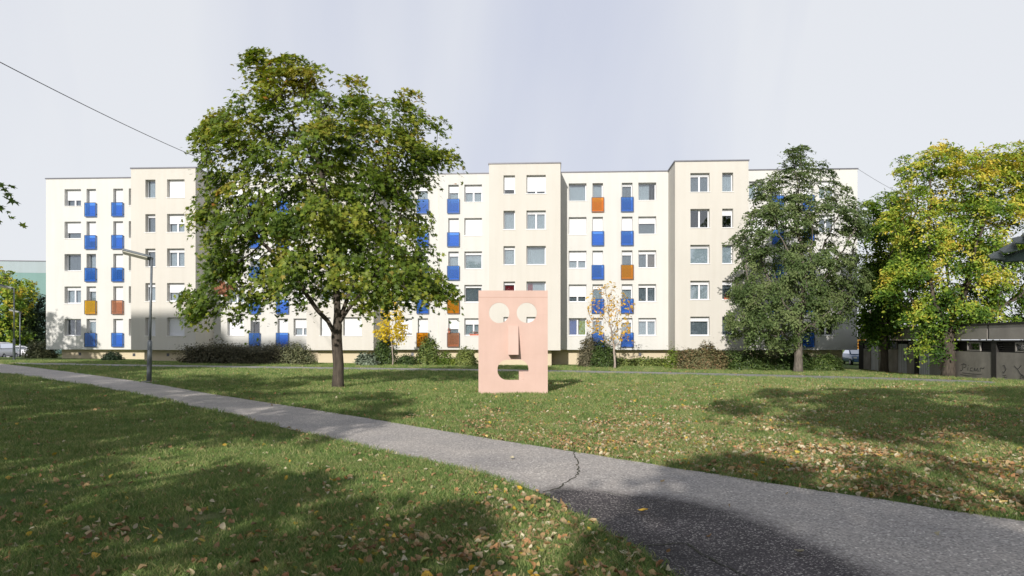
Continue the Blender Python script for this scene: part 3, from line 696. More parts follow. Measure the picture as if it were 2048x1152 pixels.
# bushes
def bush(name, label, px, top, bot, w, Y, kind, lm, n, size, seed, dy=.8, flat=False, cat='bush', tone=.5, group=None, upb=.5):
    rg = np.random.default_rng(seed); b = gx(px, Y); h = (bot-top)/F*Y; R = w/2/F*Y
    root = empty(name, b, label=label, cat=cat, group=group)
    mb = MB(); ns_ = max(5, int(R*9))
    for i in range(ns_):
        a = rg.uniform(0, 2*PI); q = rg.uniform(.1, .85)*R; x = math.cos(a)*q; y = math.sin(a)*q*dy; hh = h*rg.uniform(.5, .85)*(1 if flat else math.sqrt(max(.1, 1-(q/R)**2)))
        mb.tube([(x*.4, y*.4, -.05), (x*.7, y*.7, hh*.5), (x, y, hh)], [.02, .013, .005], 4)
    mb.build('stem', M['bark2'], root)
    P = rg.uniform(-1, 1, (n*3, 3)); P[:, 2] = (P[:, 2]+1)/2
    if flat: k = (np.abs(P[:, 0])**6+np.abs(P[:, 1])**2 < 1)
    else: k = (P[:, 0]**2+P[:, 1]**2+np.abs(P[:, 2]*.98)**2.2 < 1)
    P = P[k][:n*1]; rim = (1+np.array([.30*noise.noise(Vector((p[0]*2.5, p[1]*2.5+seed, p[2]*2.5)))+.22*noise.noise(Vector((p[0]*7, p[1]*7+seed, p[2]*7))) for p in P])[:, None])*(1+(rg.random((len(P), 1)) < .1)*rg.uniform(0, .22, (len(P), 1)))
    P = P*np.array([R, R*dy, h])*rim
    out = P/np.array([R, R*dy, h])
    leaves('foliage', P, rg.normal(0, .5, P.shape)+out+np.array([0, 0, upb]), size*rg.uniform(.6, 1.2, len(P)), kind, lm, root, np.clip(tone+rg.normal(0, .2, len(P)), 0, 1), rg)
    return root
LM_hedge = leafmat('hedge_leaves', [(0, (.06, .065, .035)), (.6, (.13, .12, .07)), (1, (.25, .21, .13))], .2, .6, .3)
LM_var = leafmat('variegated_leaves', [(0, (.07, .09, .04)), (.5, (.22, .22, .11)), (1, (.55, .52, .35))], .3, .5, .3)
LM_bush = leafmat('bush_leaves', [(0, (.045, .08, .022)), (.5, (.10, .155, .04)), (1, (.25, .29, .08))], .3, .45, .4)
LM_red = leafmat('reddish_leaves', [(0, (.08, .10, .04)), (.5, (.17, .165, .075)), (1, (.33, .20, .11))], .25, .6, .3)
LM_lime = leafmat('lime_leaves', [(0, (.12, .19, .03)), (.6, (.26, .32, .06)), (1, (.42, .42, .08))], .4, .5, .3)
DB = 54.0
bush('bush', 'small low dark shrub alone at the wall foot of the left wing', 224, 706, 722, 42, 59, 'blade', LM_dark, 1500, .28, 31, tone=.6)
bush('shrub', 'loose olive shrub sticking out above the clipped hedge', 434, 672, 722, 44, 54.2, 'oval', LM_hedge, 900, .16, 32, tone=.5)
bush('hedge', 'long clipped brownish hedge before the shaded recess', 470, 692, 727, 205, 53, 'tri', LM_hedge, 22000, .15, 33, dy=.25, flat=True, cat='hedge', tone=.35)
bush('bush', 'pale cream tinged bush closing the right end of the clipped hedge', 592, 688, 728, 74, 53, 'tri', LM_var, 6000, .15, 34, tone=.3)
bush('yucca', 'spiky grey green yucca at the ochre plinth right of the maple trunk', 733, 710, 732, 40, 52.8, 'blade', leafmat('yucca_leaves', [(0, (.08, .11, .07)), (1, (.24, .28, .20))], .15, .5, .4), 500, .75, 35, cat='plant', upb=0)
bush('bush', 'tall rounded dark green bush behind the golden sapling', 771, 672, 732, 50, 55, 'oval', LM_bush, 5000, .17, 36, tone=.25)
bush('bush', 'low dark bush between the golden sapling and the tall pointed bush', 814, 712, 732, 48, 54.5, 'oval', LM_bush, 2500, .16, 37, tone=.15)
bush('bush', 'bright leafy green bush below the ochre balcony panel', 857, 675, 732, 46, 54.5, 'oval', LM_bush, 4500, .18, 38, tone=.7)
bush('bush', 'loose yellowish bush right of the bright leafy bush', 890, 703, 732, 34, 54.3, 'oval', LM_lime, 1500, .15, 39, tone=.05)
bush('bush', 'fresh green bush just left of the pink face', 931, 697, 733, 44, 54, 'oval', LM_bush, 4000, .17, 40, tone=.95)
bush('bush', 'small lime plant between two bushes left of the pink face', 908, 716, 733, 18, 54, 'oval', LM_lime, 500, .15, 41, tone=.5)
bush('bush', 'upright feathery bush with tall twigs behind the orange sapling', 1180, 672, 736, 50, 54, 'blade', LM_hedge, 5000, .26, 42, tone=.6)
bush('bush', 'broad dark green bush at the foot of the orange sapling', 1207, 684, 737, 60, 53.5, 'oval', LM_bush, 6500, .16, 43, tone=.3)
bush('ground_ivy', 'low bright ivy creeping along the plinth right of the orange sapling', 1285, 716, 731, 110, 57.5, 'oval', LM_bush, 3500, .2, 44, dy=.15, flat=True, cat='plant', tone=.85)
bush('bush', 'pale lime green climber at the foot of the rightmost bay', 1345, 692, 734, 36, 53.6, 'oval', LM_lime, 900, .17, 45, tone=.3)
bush('shrub', 'wide reddish green shrub before the rightmost bay', 1408, 691, 738, 112, 51.3, 'tri', LM_red, 13000, .17, 46, dy=.4, tone=.55)
bush('shrub', 'dark green shrub in shade left of the conical tree trunk', 1500, 693, 738, 110, 51, 'oval', LM_bush, 9000, .16, 47, dy=.4, tone=.35)
bush('shrub', 'dark spreading shrub directly behind the conical tree trunk', 1585, 697, 738, 90, 51, 'oval', LM_bush, 7000, .16, 48, dy=.4, tone=.15)
bush('shrub', 'rounded green shrub right of the conical tree trunk', 1650, 704, 738, 72, 51, 'oval', LM_bush, 6000, .16, 49, dy=.5, tone=.4)
bush('shrub', 'pale cream flecked shrub beside the left corner of the block', 82, 682, 716, 62, 64, 'oval', LM_var, 4500, .2, 50, tone=.25)

# left background trees
bt = gx(5, 96)
tree('linden_tree', 'yellow green autumn tree behind the street lamps at the far left', 'tree', bt, pxpoly([(0,700),(-60,690),(-120,640),(-120,560),(-60,520),(-10,522),(20,545),(50,560),(72,575),(66,600),(50,640),(60,680),(30,700)], bt.y), 'oval', LM_yel, M['bark'], 12000, .46, natt=700, step=.6, kill=.8, r0=.3, seed=51, fork=2, sprays=600, sr=.8, tonef=lambda P,h,cl,rg: .42+.3*h+.7*cl+rg.normal(0,.12,len(P)), thr=.05, spread=.35, rtip=.012)
bt = gx(72, 100)
tree('spruce_tree', 'dark evergreen tree before the teal building beside the block corner', 'tree', bt, pxpoly([(30,700),(40,640),(52,610),(66,590),(78,588),(96,600),(110,640),(112,700)], bt.y), 'blade', LM_dark, M['bark'], 9000, .5, natt=500, step=.7, kill=.9, r0=.25, seed=52, fork=2, thr=-.1, spread=.35, rtip=.012, tonef=lambda P,h,cl,rg: .5+cl+rg.normal(0,.2,len(P)))
bt = gx(20, 98)
tree('bushy_tree', 'olive green bushy tree behind the parked cars', 'tree', bt, pxpoly([(-40,705),(-50,650),(10,620),(50,600),(70,630),(74,680),(60,700)], bt.y), 'oval', LM_bush, M['bark'], 7000, .45, natt=500, step=.7, kill=.9, r0=.25, seed=53, fork=1.6, thr=-.1, spread=.35, rtip=.012)
bt = gx(1745, 95)
tree('pale_tree', 'pale brownish tree beyond the far end of the garages', 'tree', bt, pxpoly([(1735,680),(1722,660),(1730,630),(1760,610),(1800,620),(1830,650),(1820,680)], bt.y), 'oval', leafmat('pale_tree_leaves', [(0, (.24, .20, .16)), (1, (.48, .42, .36))], .3), M['bark2'], 3500, .45, natt=400, step=.7, kill=.9, r0=.2, seed=54, fork=2, rtip=.014)
bt = gx(1724, 80)
bush('bush', 'orange autumn bush in the gap beyond the block corner', 1724, 650, 700, 24, 80, 'oval', LM_orange, 700, .4, 55)

# trees behind and beside the camera: they shade the lawn and the path
def ball(cx, cz, rx, rz, seed):
    r = random.Random(seed); return [(cx+math.cos(a)*rx*r.uniform(.78, 1.08), cz+math.sin(a)*rz*r.uniform(.8, 1.08)) for a in [k*2*PI/18 for k in range(18)]]
OFF = [  # x, y, crown centre z, rx, rz, leaves
 (-14.85, 12.5, 4.6, 5.5, 2.4, 14000, 'leafy maple whose branch tips reach in at the left picture edge'),
 (-44.6, 44.0, 8.2, 5.5, 3.0, 6500, 'linden beyond the left picture edge that shades the left wing'),
 (-27.0, 16.0, 6.4, 6.0, 3.2, 7000, 'far off maple of the shaded lawn beyond the left picture edge'),
 (-20.0, 9.0, 6.8, 6.2, 3.8, 8000, 'big maple left of the lawn beyond the left picture edge'),
 (-11.0, -.6, 6.4, 6.0, 2.9, 9500, 'spreading linden behind the lawn left of the camera'),
 (-7.2, -6.2, 4.8, 3.0, 1.4, 2600, 'small round linden just behind the camera on the left lawn'),
 (-15, -14, 8.0, 5.0, 3.0, 4500, 'tall linden well behind the camera to the left'),
 (-3.6, -8.4, 5.6, 1.5, .7, 500, 'very small linden behind the camera by the path'),
 (-1.5, -8.4, 6.1, 2.4, 1.25, 1700, 'linden right behind the camera beside the path'),
 (.9, -10.0, 6.9, 2.0, 1.1, 300, 'thin young linden behind the camera on the right'),
 (5.9, -2.0, 8.0, 5.9, 2.6, 9000, 'spreading linden right of the camera'),
 (14.0, .2, 8.2, 5.4, 2.4, 9500, 'wide linden beside the lawn at the far right'),
]
for i, (x, y, cz, rx, rz, n, lab) in enumerate(OFF):
    b = Vector((x, y, tz(x, y)))
    tree('maple_tree' if 'maple' in lab else 'linden_tree', lab, 'tree', b, ball(x, cz, rx, rz, i), 'maple' if i == 0 else 'oval', LM_maple if i == 0 else LM_shade, M['bark'], n, .23 if i == 0 else .34, natt=500, step=.5, kill=.65, depth=.9, r0=.22, seed=60+i, sprays=max(20, n//38), sr=.62, clump=.12, fork=2.2, thr=.1, ns=.45, spread=.3, rtip=.01)

# ------------------------------------------------------------------ tower behind that shades the lower left of the block
tw = empty('tower_block', (0, -25, 0), label='tall plain tower block standing behind the camera to the left', cat='apartment building')
mb = MB(); mb.box(-51, -45, -12, 0, -1, 37.5); mb.box(-45, -38, -11, -.01, -1, 36.4); mb.build('wall', M['block'], tw)
for x in np.arange(-50, -39.5, 2.8):
    for z in np.arange(1.2, 32, 5.6): MB().box(x, x+1.4, 0, .04, z, z+1.3).build('window', M['glass'], tw)

# ------------------------------------------------------------------ pink face pavilion
def face():
    s0 = g(957, 788); D = s0.y; k = D/F
    X0, X1 = (957-1024)*k, (1095.5-1024)*k; Z0 = s0.z; H = (788-581)*k
    root = empty('face_sculpture', ((X0+X1)/2, D, Z0), label='pink box sculpture shaped as a face with round eyes and open mouth on the lawn', cat='sculpture')
    cx = (X0+X1)/2
    L = lambda px, py: ((px-1024)*k-cx, (788-py)*k)
    W2 = (X1-X0)/2; T = .07; DEPb = 1.55
    outer = [(-W2, -.05), (W2, -.05), (W2, H), (-W2, H)]
    def circ(px, py, r, n=48):
        c = L(px, py); return [(c[0]+math.cos(2*PI*i/n)*r*k, c[1]+math.sin(2*PI*i/n)*r*k) for i in range(n)]
    def rrect(x0, x1, y0, y1, r, n=10):
        P = []
        for (cx_, cy_, a0) in ((x1-r, y0+r, -90), (x1-r, y1-r, 0), (x0+r, y1-r, 90), (x0+r, y0+r, 180)):
            for i in range(n+1): a = math.radians(a0+90*i/n); P.append(L(cx_+math.cos(a)*r, cy_+math.sin(a)*r))
        return P[::-1]
    def notched(P):
        cx0, cz0 = L(1047, 743); Q = []; done = False
        for x, z in P:
            if x > cx0 and z < cz0:
                if not done: Q += [(None, None)]; done = True
                continue
            Q.append((x, z))
        k = Q.index((None, None)); pv, nx = Q[k-1], Q[(k+1) % len(Q)]
        xr = L(1057, 0)[0]; zb_ = L(0, 760)[1]
        ins = [(xr, cz0), (cx0, cz0), (cx0, zb_)]
        if math.hypot(pv[0]-xr, pv[1]-cz0) > math.hypot(nx[0]-xr, nx[1]-cz0): ins = ins[::-1]
        return Q[:k]+ins+Q[k+1:]
    holes = [circ(998.2, 625.7, 20.4), circ(1053.6, 625.5, 20.2), notched(rrect(995, 1057, 719.5, 760, 19))]
    polys = [outer]+holes
    tris = tessellate_polygon([[Vector((x, z, 0)) for x, z in p] for p in polys]); flat = [p for q in polys for p in q]; n = len(flat)
    mb = MB(); V = [(x, 0, z) for x, z in flat]+[(x, T, z) for x, z in flat]; Fs = []
    for a, b, c in tris:
        Fs += [(a, b, c), (c+n, b+n, a+n)]
    off = 0
    for q in polys:
        for i in range(len(q)): a = off+i; b = off+(i+1) % len(q); Fs.append((a, b, b+n, a+n))
        off += len(q)
    mb.add(V, Fs)
    pink = new('pink_paint'); m, t, b = pink
    nn = noise_col(t, 1.3, 6); r = ramp(t, nn.outputs[0], [(.3, (.56, .39, .325)), (.7, (.61, .43, .365))]); mp3 = N(t, 'ShaderNodeMapping'); mp3.inputs['Scale'].default_value = (3.5, 3.5, .5); cc3 = N(t, 'ShaderNodeTexCoord'); link(t, cc3.outputs['Object'], mp3.inputs[0])
    st3 = ramp(t, noise_col(t, 1.6, 6, vec=mp3.outputs[0]).outputs[0], [(.32, (.975, .97, .97)), (.5, (1, 1, 1))])
    br3 = N(t, 'ShaderNodeTexBrick'); br3.inputs['Scale'].default_value = 1; br3.inputs['Mortar Size'].default_value = .004; br3.inputs['Brick Width'].default_value = .69; br3.inputs['Row Height'].default_value = .62; br3.offset = 0
    mp4 = N(t, 'ShaderNodeMapping'); mp4.inputs['Rotation'].default_value = (PI/2, 0, 0); link(t, cc3.outputs['Object'], mp4.inputs[0]); link(t, mp4.outputs[0], br3.inputs['Vector'])
    br3.inputs['Color1'].default_value = (1, 1, 1, 1); br3.inputs['Color2'].default_value = (.975, .975, .975, 1); br3.inputs['Mortar'].default_value = (.96, .95, .95, 1)
    pk = mixc(t, 1, r.outputs[0], st3.outputs[0], 'MULTIPLY'); pk = mixc(t, 1, pk, br3.outputs[0], 'MULTIPLY')
    link(t, pk, b.inputs['Base Color']); b.inputs['Roughness'].default_value = .75; b.inputs['Specular IOR Level'].default_value = .25
    bump(t, b, noise_col(t, 50, 3).outputs[0], .08, .01)
    o = mb.build('front_panel', m, root)
    bmh = bmesh.new(); bmh.from_mesh(o.data); bmesh.ops.recalc_face_normals(bmh, faces=bmh.faces); bmh.to_mesh(o.data); bmh.free()
    for sx in (-1, 1): MB().box(min(sx*W2, sx*(W2-.06)), max(sx*W2, sx*(W2-.06)), T+.002, DEPb, -.05, H-.004).build('side_panel', m, root)
    MB().box(-W2+.062, W2-.062, T+.002, DEPb, H-.07, H-.004).build('top_panel', m, root)
    # band joint
    zj = L(0, 594.5)[1]; MB().box(-W2+.002, W2-.002, -.0035, 0.001, zj-.005, zj+.005).build('joint', mat('pink_joint', (.42, .25, .20), .8), root)
    # nose: wedge flush at the top, standing out at the bottom
    (nx0, nz1), (nx1, nz0) = L(1016.5, 652), L(1036.8, 709); p = .36
    nb = MB().add([(nx0, 0, nz1), (nx1, 0, nz1), (nx0, -p, nz0), (nx1, -p, nz0), (nx0, 0, nz0+.0), (nx1, 0, nz0+.0), (nx0, -.05, nz1), (nx1, -.05, nz1)],
        [(6, 2, 3, 7), (2, 4, 5, 3), (0, 6, 7, 1), (0, 4, 2, 6), (1, 7, 3, 5)]); nb.build('nose', m, root)
    # step inside the mouth at the right
    (mx0, mz) = L(1038, 743.3)
    MB().box(mx0, W2-.062, T+.003, 1.3, -.05, mz).build('inner_step', m, root)
face()

# ------------------------------------------------------------------ street lamps
M['galv'] = mat('galvanised_steel', (.20, .22, .24), .5, .2, 8, metal=.5)
M['lens'] = mat('lamp_lens', (.62, .60, .50), .2, .1); M['conc'] = mat('concrete', (.36, .35, .33), .95, .2, 6, bmp=.4)
def lamp(base, H, lean, label, hd=-1):
    r = empty('street_lamp', base, label=label, cat='street lamp', group='grey street lamps')
    r.rotation_euler = (0, lean, 0)
    MB().box(-.22, .22, -.22, .22, -.1, .04).build('footing', M['conc'], r, bevel=.02)
    MB().tube([(0,0,.04),(0,0,1.62),(0,0,1.70)], [.095,.09,.05], 16).build('lower_post', M['galv'], r, True)
    MB().tube([(0,0,1.6),(0,0,H)], [.052,.045], 14).build('pole', M['galv'], r, True)
    MB().tube([(0,0,H-.08),(-.0,0,H+.0)], [.06,.06], 12).build('collar', M['galv'], r, True)
    # luminaire reaching out sideways and towards the lawn
    hb = MB(); L_ = 1.05; Mx = Matrix.Translation((hd*.52, -.18, H+.08)) @ Matrix.Rotation(math.atan2(-.18, hd*.52)+(PI if hd < 0 else 0), 4, 'Z') @ Matrix.Rotation(.22*(1 if hd < 0 else -1), 4, 'Y')
    Mx = Mx @ Matrix.Rotation(-.45*hd*-1, 4, 'X'); hb.obox(Mx, L_, .32, .09); hd_ = hb.build('luminaire', M['galv'], r, bevel=.03)
    lb = MB(); lb.obox(Mx @ Matrix.Translation((-.03, 0, -.065)), L_*.86, .24, .04); lb.build('lens', M['lens'], hd_, bevel=.015)
    return r
lamp(g(298, 764), 5.05, math.radians(1.3), 'grey street lamp on the lawn beside the path, before the left bay')
lamp(gx(28, 56), 5.6, 0, 'grey street lamp left of the block, its head cut by the picture edge')
lamp(gx(40, 82), 5.3, 0, 'farthest grey street lamp standing by the white parked car')

# ------------------------------------------------------------------ vehicles
def car(base, rz, label, paint, van=False, name='parked_car'):
    r = empty(name, base, rz, label=label, cat='van' if van else 'car', group='parked vehicles')
    pm, t, b = new('paint_'+paint[0]); nn = noise_col(t, 2, 2); link(t, ramp(t, nn.outputs[0], [(0, paint[1]), (1, tuple(min(1, x*1.05) for x in paint[1]))]).outputs[0], b.inputs['Base Color'])
    b.inputs['Roughness'].default_value = .3; b.inputs['Coat Weight'].default_value = .6
    L, Wd = (4.2, .86) if not van else (4.5, .9)
    if van: prof = [(-2.25,.35,.62),(-2.25,.9,.98),(-1.9,.95,1.05),(-1.2,1.0,1.62),(-.6,1.0,1.82),(1.9,1.0,1.84),(2.22,1.0,1.7),(2.25,.35,.9)]
    st = [(-2.1,.42,.60,.78),(-2.0,.32,.72,.84),(-1.5,.28,.88,.86),(-1.0,.28,.97,.88),(0,.27,1.0,.88),(1.0,.28,1.02,.88),(1.8,.3,1.0,.86),(2.05,.38,.92,.8)] if not van else \
         [(-2.25,.42,.75,.8),(-2.1,.32,.95,.88),(-1.4,.28,1.1,.9),(0,.28,1.12,.9),(2.1,.28,1.12,.9),(2.25,.36,1.08,.88)]
    rf = [(-1.05,.99,.80,.99),(-.25,1.0,.66,1.38),(.2,1.0,.66,1.45),(1.0,1.0,.66,1.42),(1.75,1.0,.62,1.15),(1.95,.98,.7,1.0)] if not van else \
         [(-1.5,1.1,.84,1.12),(-.8,1.1,.74,1.72),(0,1.1,.76,1.82),(1.9,1.1,.76,1.80),(2.2,1.1,.84,1.15)]
    def loft(secs):
        mb = MB(); R = []
        for s_ in secs: R.append(s_)
        vs = [v for s_ in R for v in s_]; n = len(R[0]); fs = []
        for i in range(len(R)-1):
            for k in range(n): fs.append((i*n+k, (i+1)*n+k, (i+1)*n+(k+1) % n, i*n+(k+1) % n))
        fs.append(tuple(range(n))); fs.append(tuple((len(R)-1)*n+k for k in reversed(range(n)))); return mb.add(vs, fs)
    loft([[(x,-w*.92,z0),(x,-w,z0+.15),(x,-w,(z0+z1)/2+.1),(x,-w*.93,z1),(x,w*.93,z1),(x,w,(z0+z1)/2+.1),(x,w,z0+.15),(x,w*.92,z0)] for x,z0,z1,w in st]).build('body', pm, r, True)
    loft([[(x,-w-.06*(z1-z0),z0-.03),(x,-w,z1-.04),(x,-w*.9,z1),(x,w*.9,z1),(x,w,z1-.04),(x,w+.06*(z1-z0),z0-.03)] for x,z0,w,z1 in rf]).build('roof', pm, r, True)
    def quad(nm, pts, m=M['carglass']): MB().add(pts, [(0,1,2,3)]).build(nm, m, r)
    if van:
        quad('window', [(-1.45,-.70,1.18),(-1.45,.70,1.18),(-.86,.64,1.66),(-.86,-.64,1.66)]); quad('window', [(2.235,-.72,1.2),(2.235,.72,1.2),(2.0,.66,1.68),(2.0,-.66,1.68)])
        for s in (-1, 1): quad('window', [(-1.2,s*.865,1.18),(1.95,s*.865,1.18),(1.85,s*.80,1.66),(-.75,s*.80,1.66)])
    else:
        quad('window', [(-1.10,-.72,1.03),(-1.10,.72,1.03),(-.32,.60,1.38),(-.32,-.60,1.38)]); quad('window', [(1.90,-.64,1.10),(1.90,.64,1.10),(1.20,.58,1.385),(1.20,-.58,1.385)])
        for s in (-1, 1): quad('window', [(-.8,s*.78,1.04),(1.65,s*.74,1.04),(1.05,s*.685,1.36),(-.2,s*.685,1.36)])
    tyre = mat('tyre', (.02, .02, .02), .9); rim = mat('rim', (.4, .4, .42), .4, metal=.6)
    for x in (-1.3, 1.3):
        for s in (-1, 1):
            w = MB().tube([(x, s*(Wd-.2), .31), (x, s*(Wd+.02), .31)], .31, 20).build('wheel', tyre, r, False); MB().tube([(x, s*(Wd+.0), .31), (x, s*(Wd+.03), .31)], .19, 14).build('rim', rim, w)
    xh = -2.06 if not van else -2.2
    for s in (-1, 1):
        MB().box(xh-.02, xh+.12, min(s*.5, s*.76), max(s*.5, s*.76), .62, .76).build('headlight', M['lens'], r, bevel=.02)
        MB().box(-xh-.1, -xh+.03, min(s*.6, s*.8), max(s*.6, s*.8), .7, .95 if not van else 1.2).build('tail_light', mat('tail_red', (.35, .02, .02), .3), r, bevel=.02)
    MB().box(-xh-.02, -xh+.09, -.78, .78, .32, .52).build('bumper', M['darkmetal'], r, bevel=.03); MB().box(xh-.07, xh+.04, -.76, .76, .32, .50).build('bumper', pm, r, bevel=.03)
    return r
car(gx(47, 84), math.radians(200), 'white hatchback parked beyond the street lamps at the far left', ('white', (.78, .78, .80)))
car(gx(2, 79), math.radians(-80), 'white van parked at the picture edge showing its rear window', ('cream_white', (.75, .74, .74)), True, 'parked_van')
car(gx(1712, 68), math.radians(80), 'blue car in the gap between the block and the garages', ('blue', (.03, .09, .20)))

# ------------------------------------------------------------------ teal building far left
tb = empty('teal_building', (-88, 112, 0), math.radians(7), label='pale teal building behind the trees at the far left', cat='building')
M['teal'] = plaster('teal_render', (.20, .32, .30)); M['greyr'] = plaster('grey_render', (.36, .42, .44))
MB().box(-30, 26, 0, 14, -1, 12.2).build('wall', M['teal'], tb); MB().box(-30, 26, -.02, 14.02, 12.2, 14.0).build('parapet', M['greyr'], tb)
MB().box(-30.1, 26.1, -.12, 14.1, 14.0, 14.12).build('coping', M['coping'], tb)

# ------------------------------------------------------------------ garages at the right
GA = Vector((27.4, 57.0, 0)); GB = Vector((25.4, 36.0, 0)); gd = (GB-GA).normalized()
gr_ = empty('garage_row', GA, math.atan2(gd.y, gd.x), label='low row of grey concrete garages with graffiti behind the trees on the right', cat='garage')
def gt(px):
    k = (px-1024)/F; return (k*GA.y-GA.x)/(gd.x-k*gd.y)
# local x along the front (away -> near), outward normal = local -y
M['gpanel'] = mat('garage_concrete', (.27, .245, .215), .95, .25, 1.3, bmp=.3); M['gfascia'] = mat('fascia_concrete', (.33, .30, .27), .95, .2, .8, bmp=.3)
M['gdoor'] = mat('grey_door_paint', (.58, .58, .60), .6, .08, 2); M['gdark'] = mat('dark_timber', (.025, .022, .02), .8, .2); M['gwin'] = mat('window_board', (.24, .22, .20), .7, .15)
Lg = gt(1993)+22; zb = -1.2; 
def zgrd(x): p = GA+gd*x; return tz(p.x, p.y)
G = lambda nm, a, b, y0, y1, z0, z1, m, par=None: MB().box(a, b, y0, y1, z0, z1).build(nm, m, par or gr_)
G('back_wall', -.2, Lg, .35, 6, zb, 1.56, M['gdark'])
for a, b in ((1727,1741),(1757,1795),(1813.5,1829),(1859,1908),(1911,1983)): G('wall_panel', gt(a), gt(b), 0, .12, zb, .98, M['gpanel'])
x0 = gt(1993)
while x0 < Lg-1: G('wall_panel', x0, x0+5.4, 0, .12, zb, .98, M['gpanel']); G('pillar', x0+5.4, x0+6.1, -.02, .3, zb, 1.56, M['gdark']); x0 += 6.1
for a, b in ((1718,1727),(1829,1837),(1983,1993)): G('pillar', gt(a), gt(b), -.02, .3, zb, 1.56, M['gdark'])
for a, b in ((1742,1756),(1796,1812.5),(1837.5,1858.5)):
    d = G('door', gt(a)+.03, gt(b)-.03, .02, .1, zb, 1.36, M['gdoor']); n = 5
    for k in range(1, n): x = gt(a)+(gt(b)-gt(a))*k/n; G('groove', x-.02, x+.02, .012, .022, zb, 1.33, M['gpanel'], d)
    G('handle', gt(b)-.32, gt(b)-.26, -.03, .02, .45, .6, M['galv'], d)
for a, b in ((1729.5,1739),(1759,1766),(1781,1793),(1817,1828.5),(1864,1883),(1934,1960),(2030,2060)):
    xa, xb = gt(a), gt(b); mb = MB(); frame_bars(mb, xa, xb, 1.02, 1.5, -.0, .08, .06, 's'); f_ = mb.build('window', M['gwin'], gr_)
    G('pane', xa+.05, xb-.05, .04, .05, 1.07, 1.45, M['glass'], f_)
for k in range(4): G('louvre', gt(1718), Lg, .14, .17, 1.02+k*.12, 1.08+k*.12, M['gdark'])
G('beam', -.1, Lg, -.06, .3, 1.53, 1.62, M['gdark'])
for a, b in ((1718,1824),(1826,1978),(1982,2300)): G('fascia', gt(a), min(gt(b), Lg) if b < 2200 else Lg, -.1, .2, 1.66, 2.42, M['gfascia'])
G('roof', -.3, Lg, -.16, 6.1, 2.425, 2.53, M['gdark'])
# graffiti: sprayed lines standing on the panels
M['spray'] = mat('black_spray', (.02, .02, .02), .8); M['sprayr'] = mat('red_spray', (.30, .05, .05), .8)
def spray(lines, x0, z0, s, m, r=.014):
    mb = MB()
    for ln in lines: mb.tube([(x0+a*s*2.4, -.004, z0+b*s) for a, b in ln], r, 4)
    mb.build('graffiti', m, gr_)
xa = gt(1916)
spray([[(0,.1),(.1,0),(.25,.2),(.3,1),(.05,.8)],[(.3,1),(.6,.9),(.62,.6),(.35,.45)],[(.8,.1),(.82,.55)],[(.83,.75),(.86,.8)],[(1.3,.5),(1.1,.5),(1.05,.15),(1.3,.1)],[(1.45,.1),(1.5,.55),(1.65,.15),(1.8,.55),(1.9,.1)],[(2.05,.1),(2.1,.6),(2.4,.5),(2.45,.75)],[(.2,-.25),(1.2,-.3),(2.2,-.25)],[(.0,-.5),(.9,-.6),(1.7,-.5)]], xa+.3, -.15, .42, M['spray'])
xb = gt(1999)
spray([[(0,.9),(.15,1),(.3,.5),(.1,0),(0,.2)],[(.0,-.3),(.3,-.2),(.05,-.5),(.35,-.45)],[(1,1),(1.3,.6),(1.6,1.1)],[(1.3,.6),(1.5,.1),(1.9,-.2),(1.5,-.5),(1.6,0),(2.1,-.8),(2.3,-.2)],[(1.9,.2),(2.2,.1),(2.0,-.3)]], xb+.3, -.1, .42, M['spray'])
spray([[(0,.5),(.2,1),(.4,.3),(.6,.9)],[(.1,0),(.5,.2),(.3,-.3)]], gt(1876), -.1, .4, M['sprayr'])

# ------------------------------------------------------------------ green plated canopy at the right picture edge
gc = at(2062, 500, 14); gcr = empty('plate_sculpture', (gc.x+.15, gc.y, tz(gc.x, gc.y)), label='dark green metal plates fanned like leaves at the right picture edge', cat='sculpture')
pm = mat('green_painted_steel', (.055, .085, .06), .45, .35, 3, metal=.2)
base = Vector(gcr.location)
def plate(nm, c, n=None):
    P = [at(a, b, y)-base for a, b, y in c]; nn = (P[1]-P[0]).cross(P[3]-P[0]).normalized()*.012
    MB().add([p-nn for p in P]+[p+nn for p in P], [(3,2,1,0),(4,5,6,7),(0,1,5,4),(1,2,6,5),(2,3,7,6),(3,0,4,7)]).build(nm, pm, gcr)
plate('plate', [(1976,511,14.0),(1999,502,14.2),(2012,518,13.6),(1982,518,13.5)])
plate('plate', [(1998,500,14.1),(2030,483,14.3),(2036,500,13.7),(2008,506,13.6)])
plate('plate', [(2024,477,14.2),(2075,466,14.5),(2080,488,13.8),(2030,487,13.7)])
plate('plate', [(2044,468,14.3),(2090,455,14.6),(2095,474,14.0),(2050,474,13.9)])
plate('plate', [(1990,519,13.7),(2060,494,14.0),(2080,520,13.6),(2012,524,13.5)])
MB().tube([(0.15,0,0),(.15,0,3.4)], .07, 14).build('post', M['galv'], gcr, True)

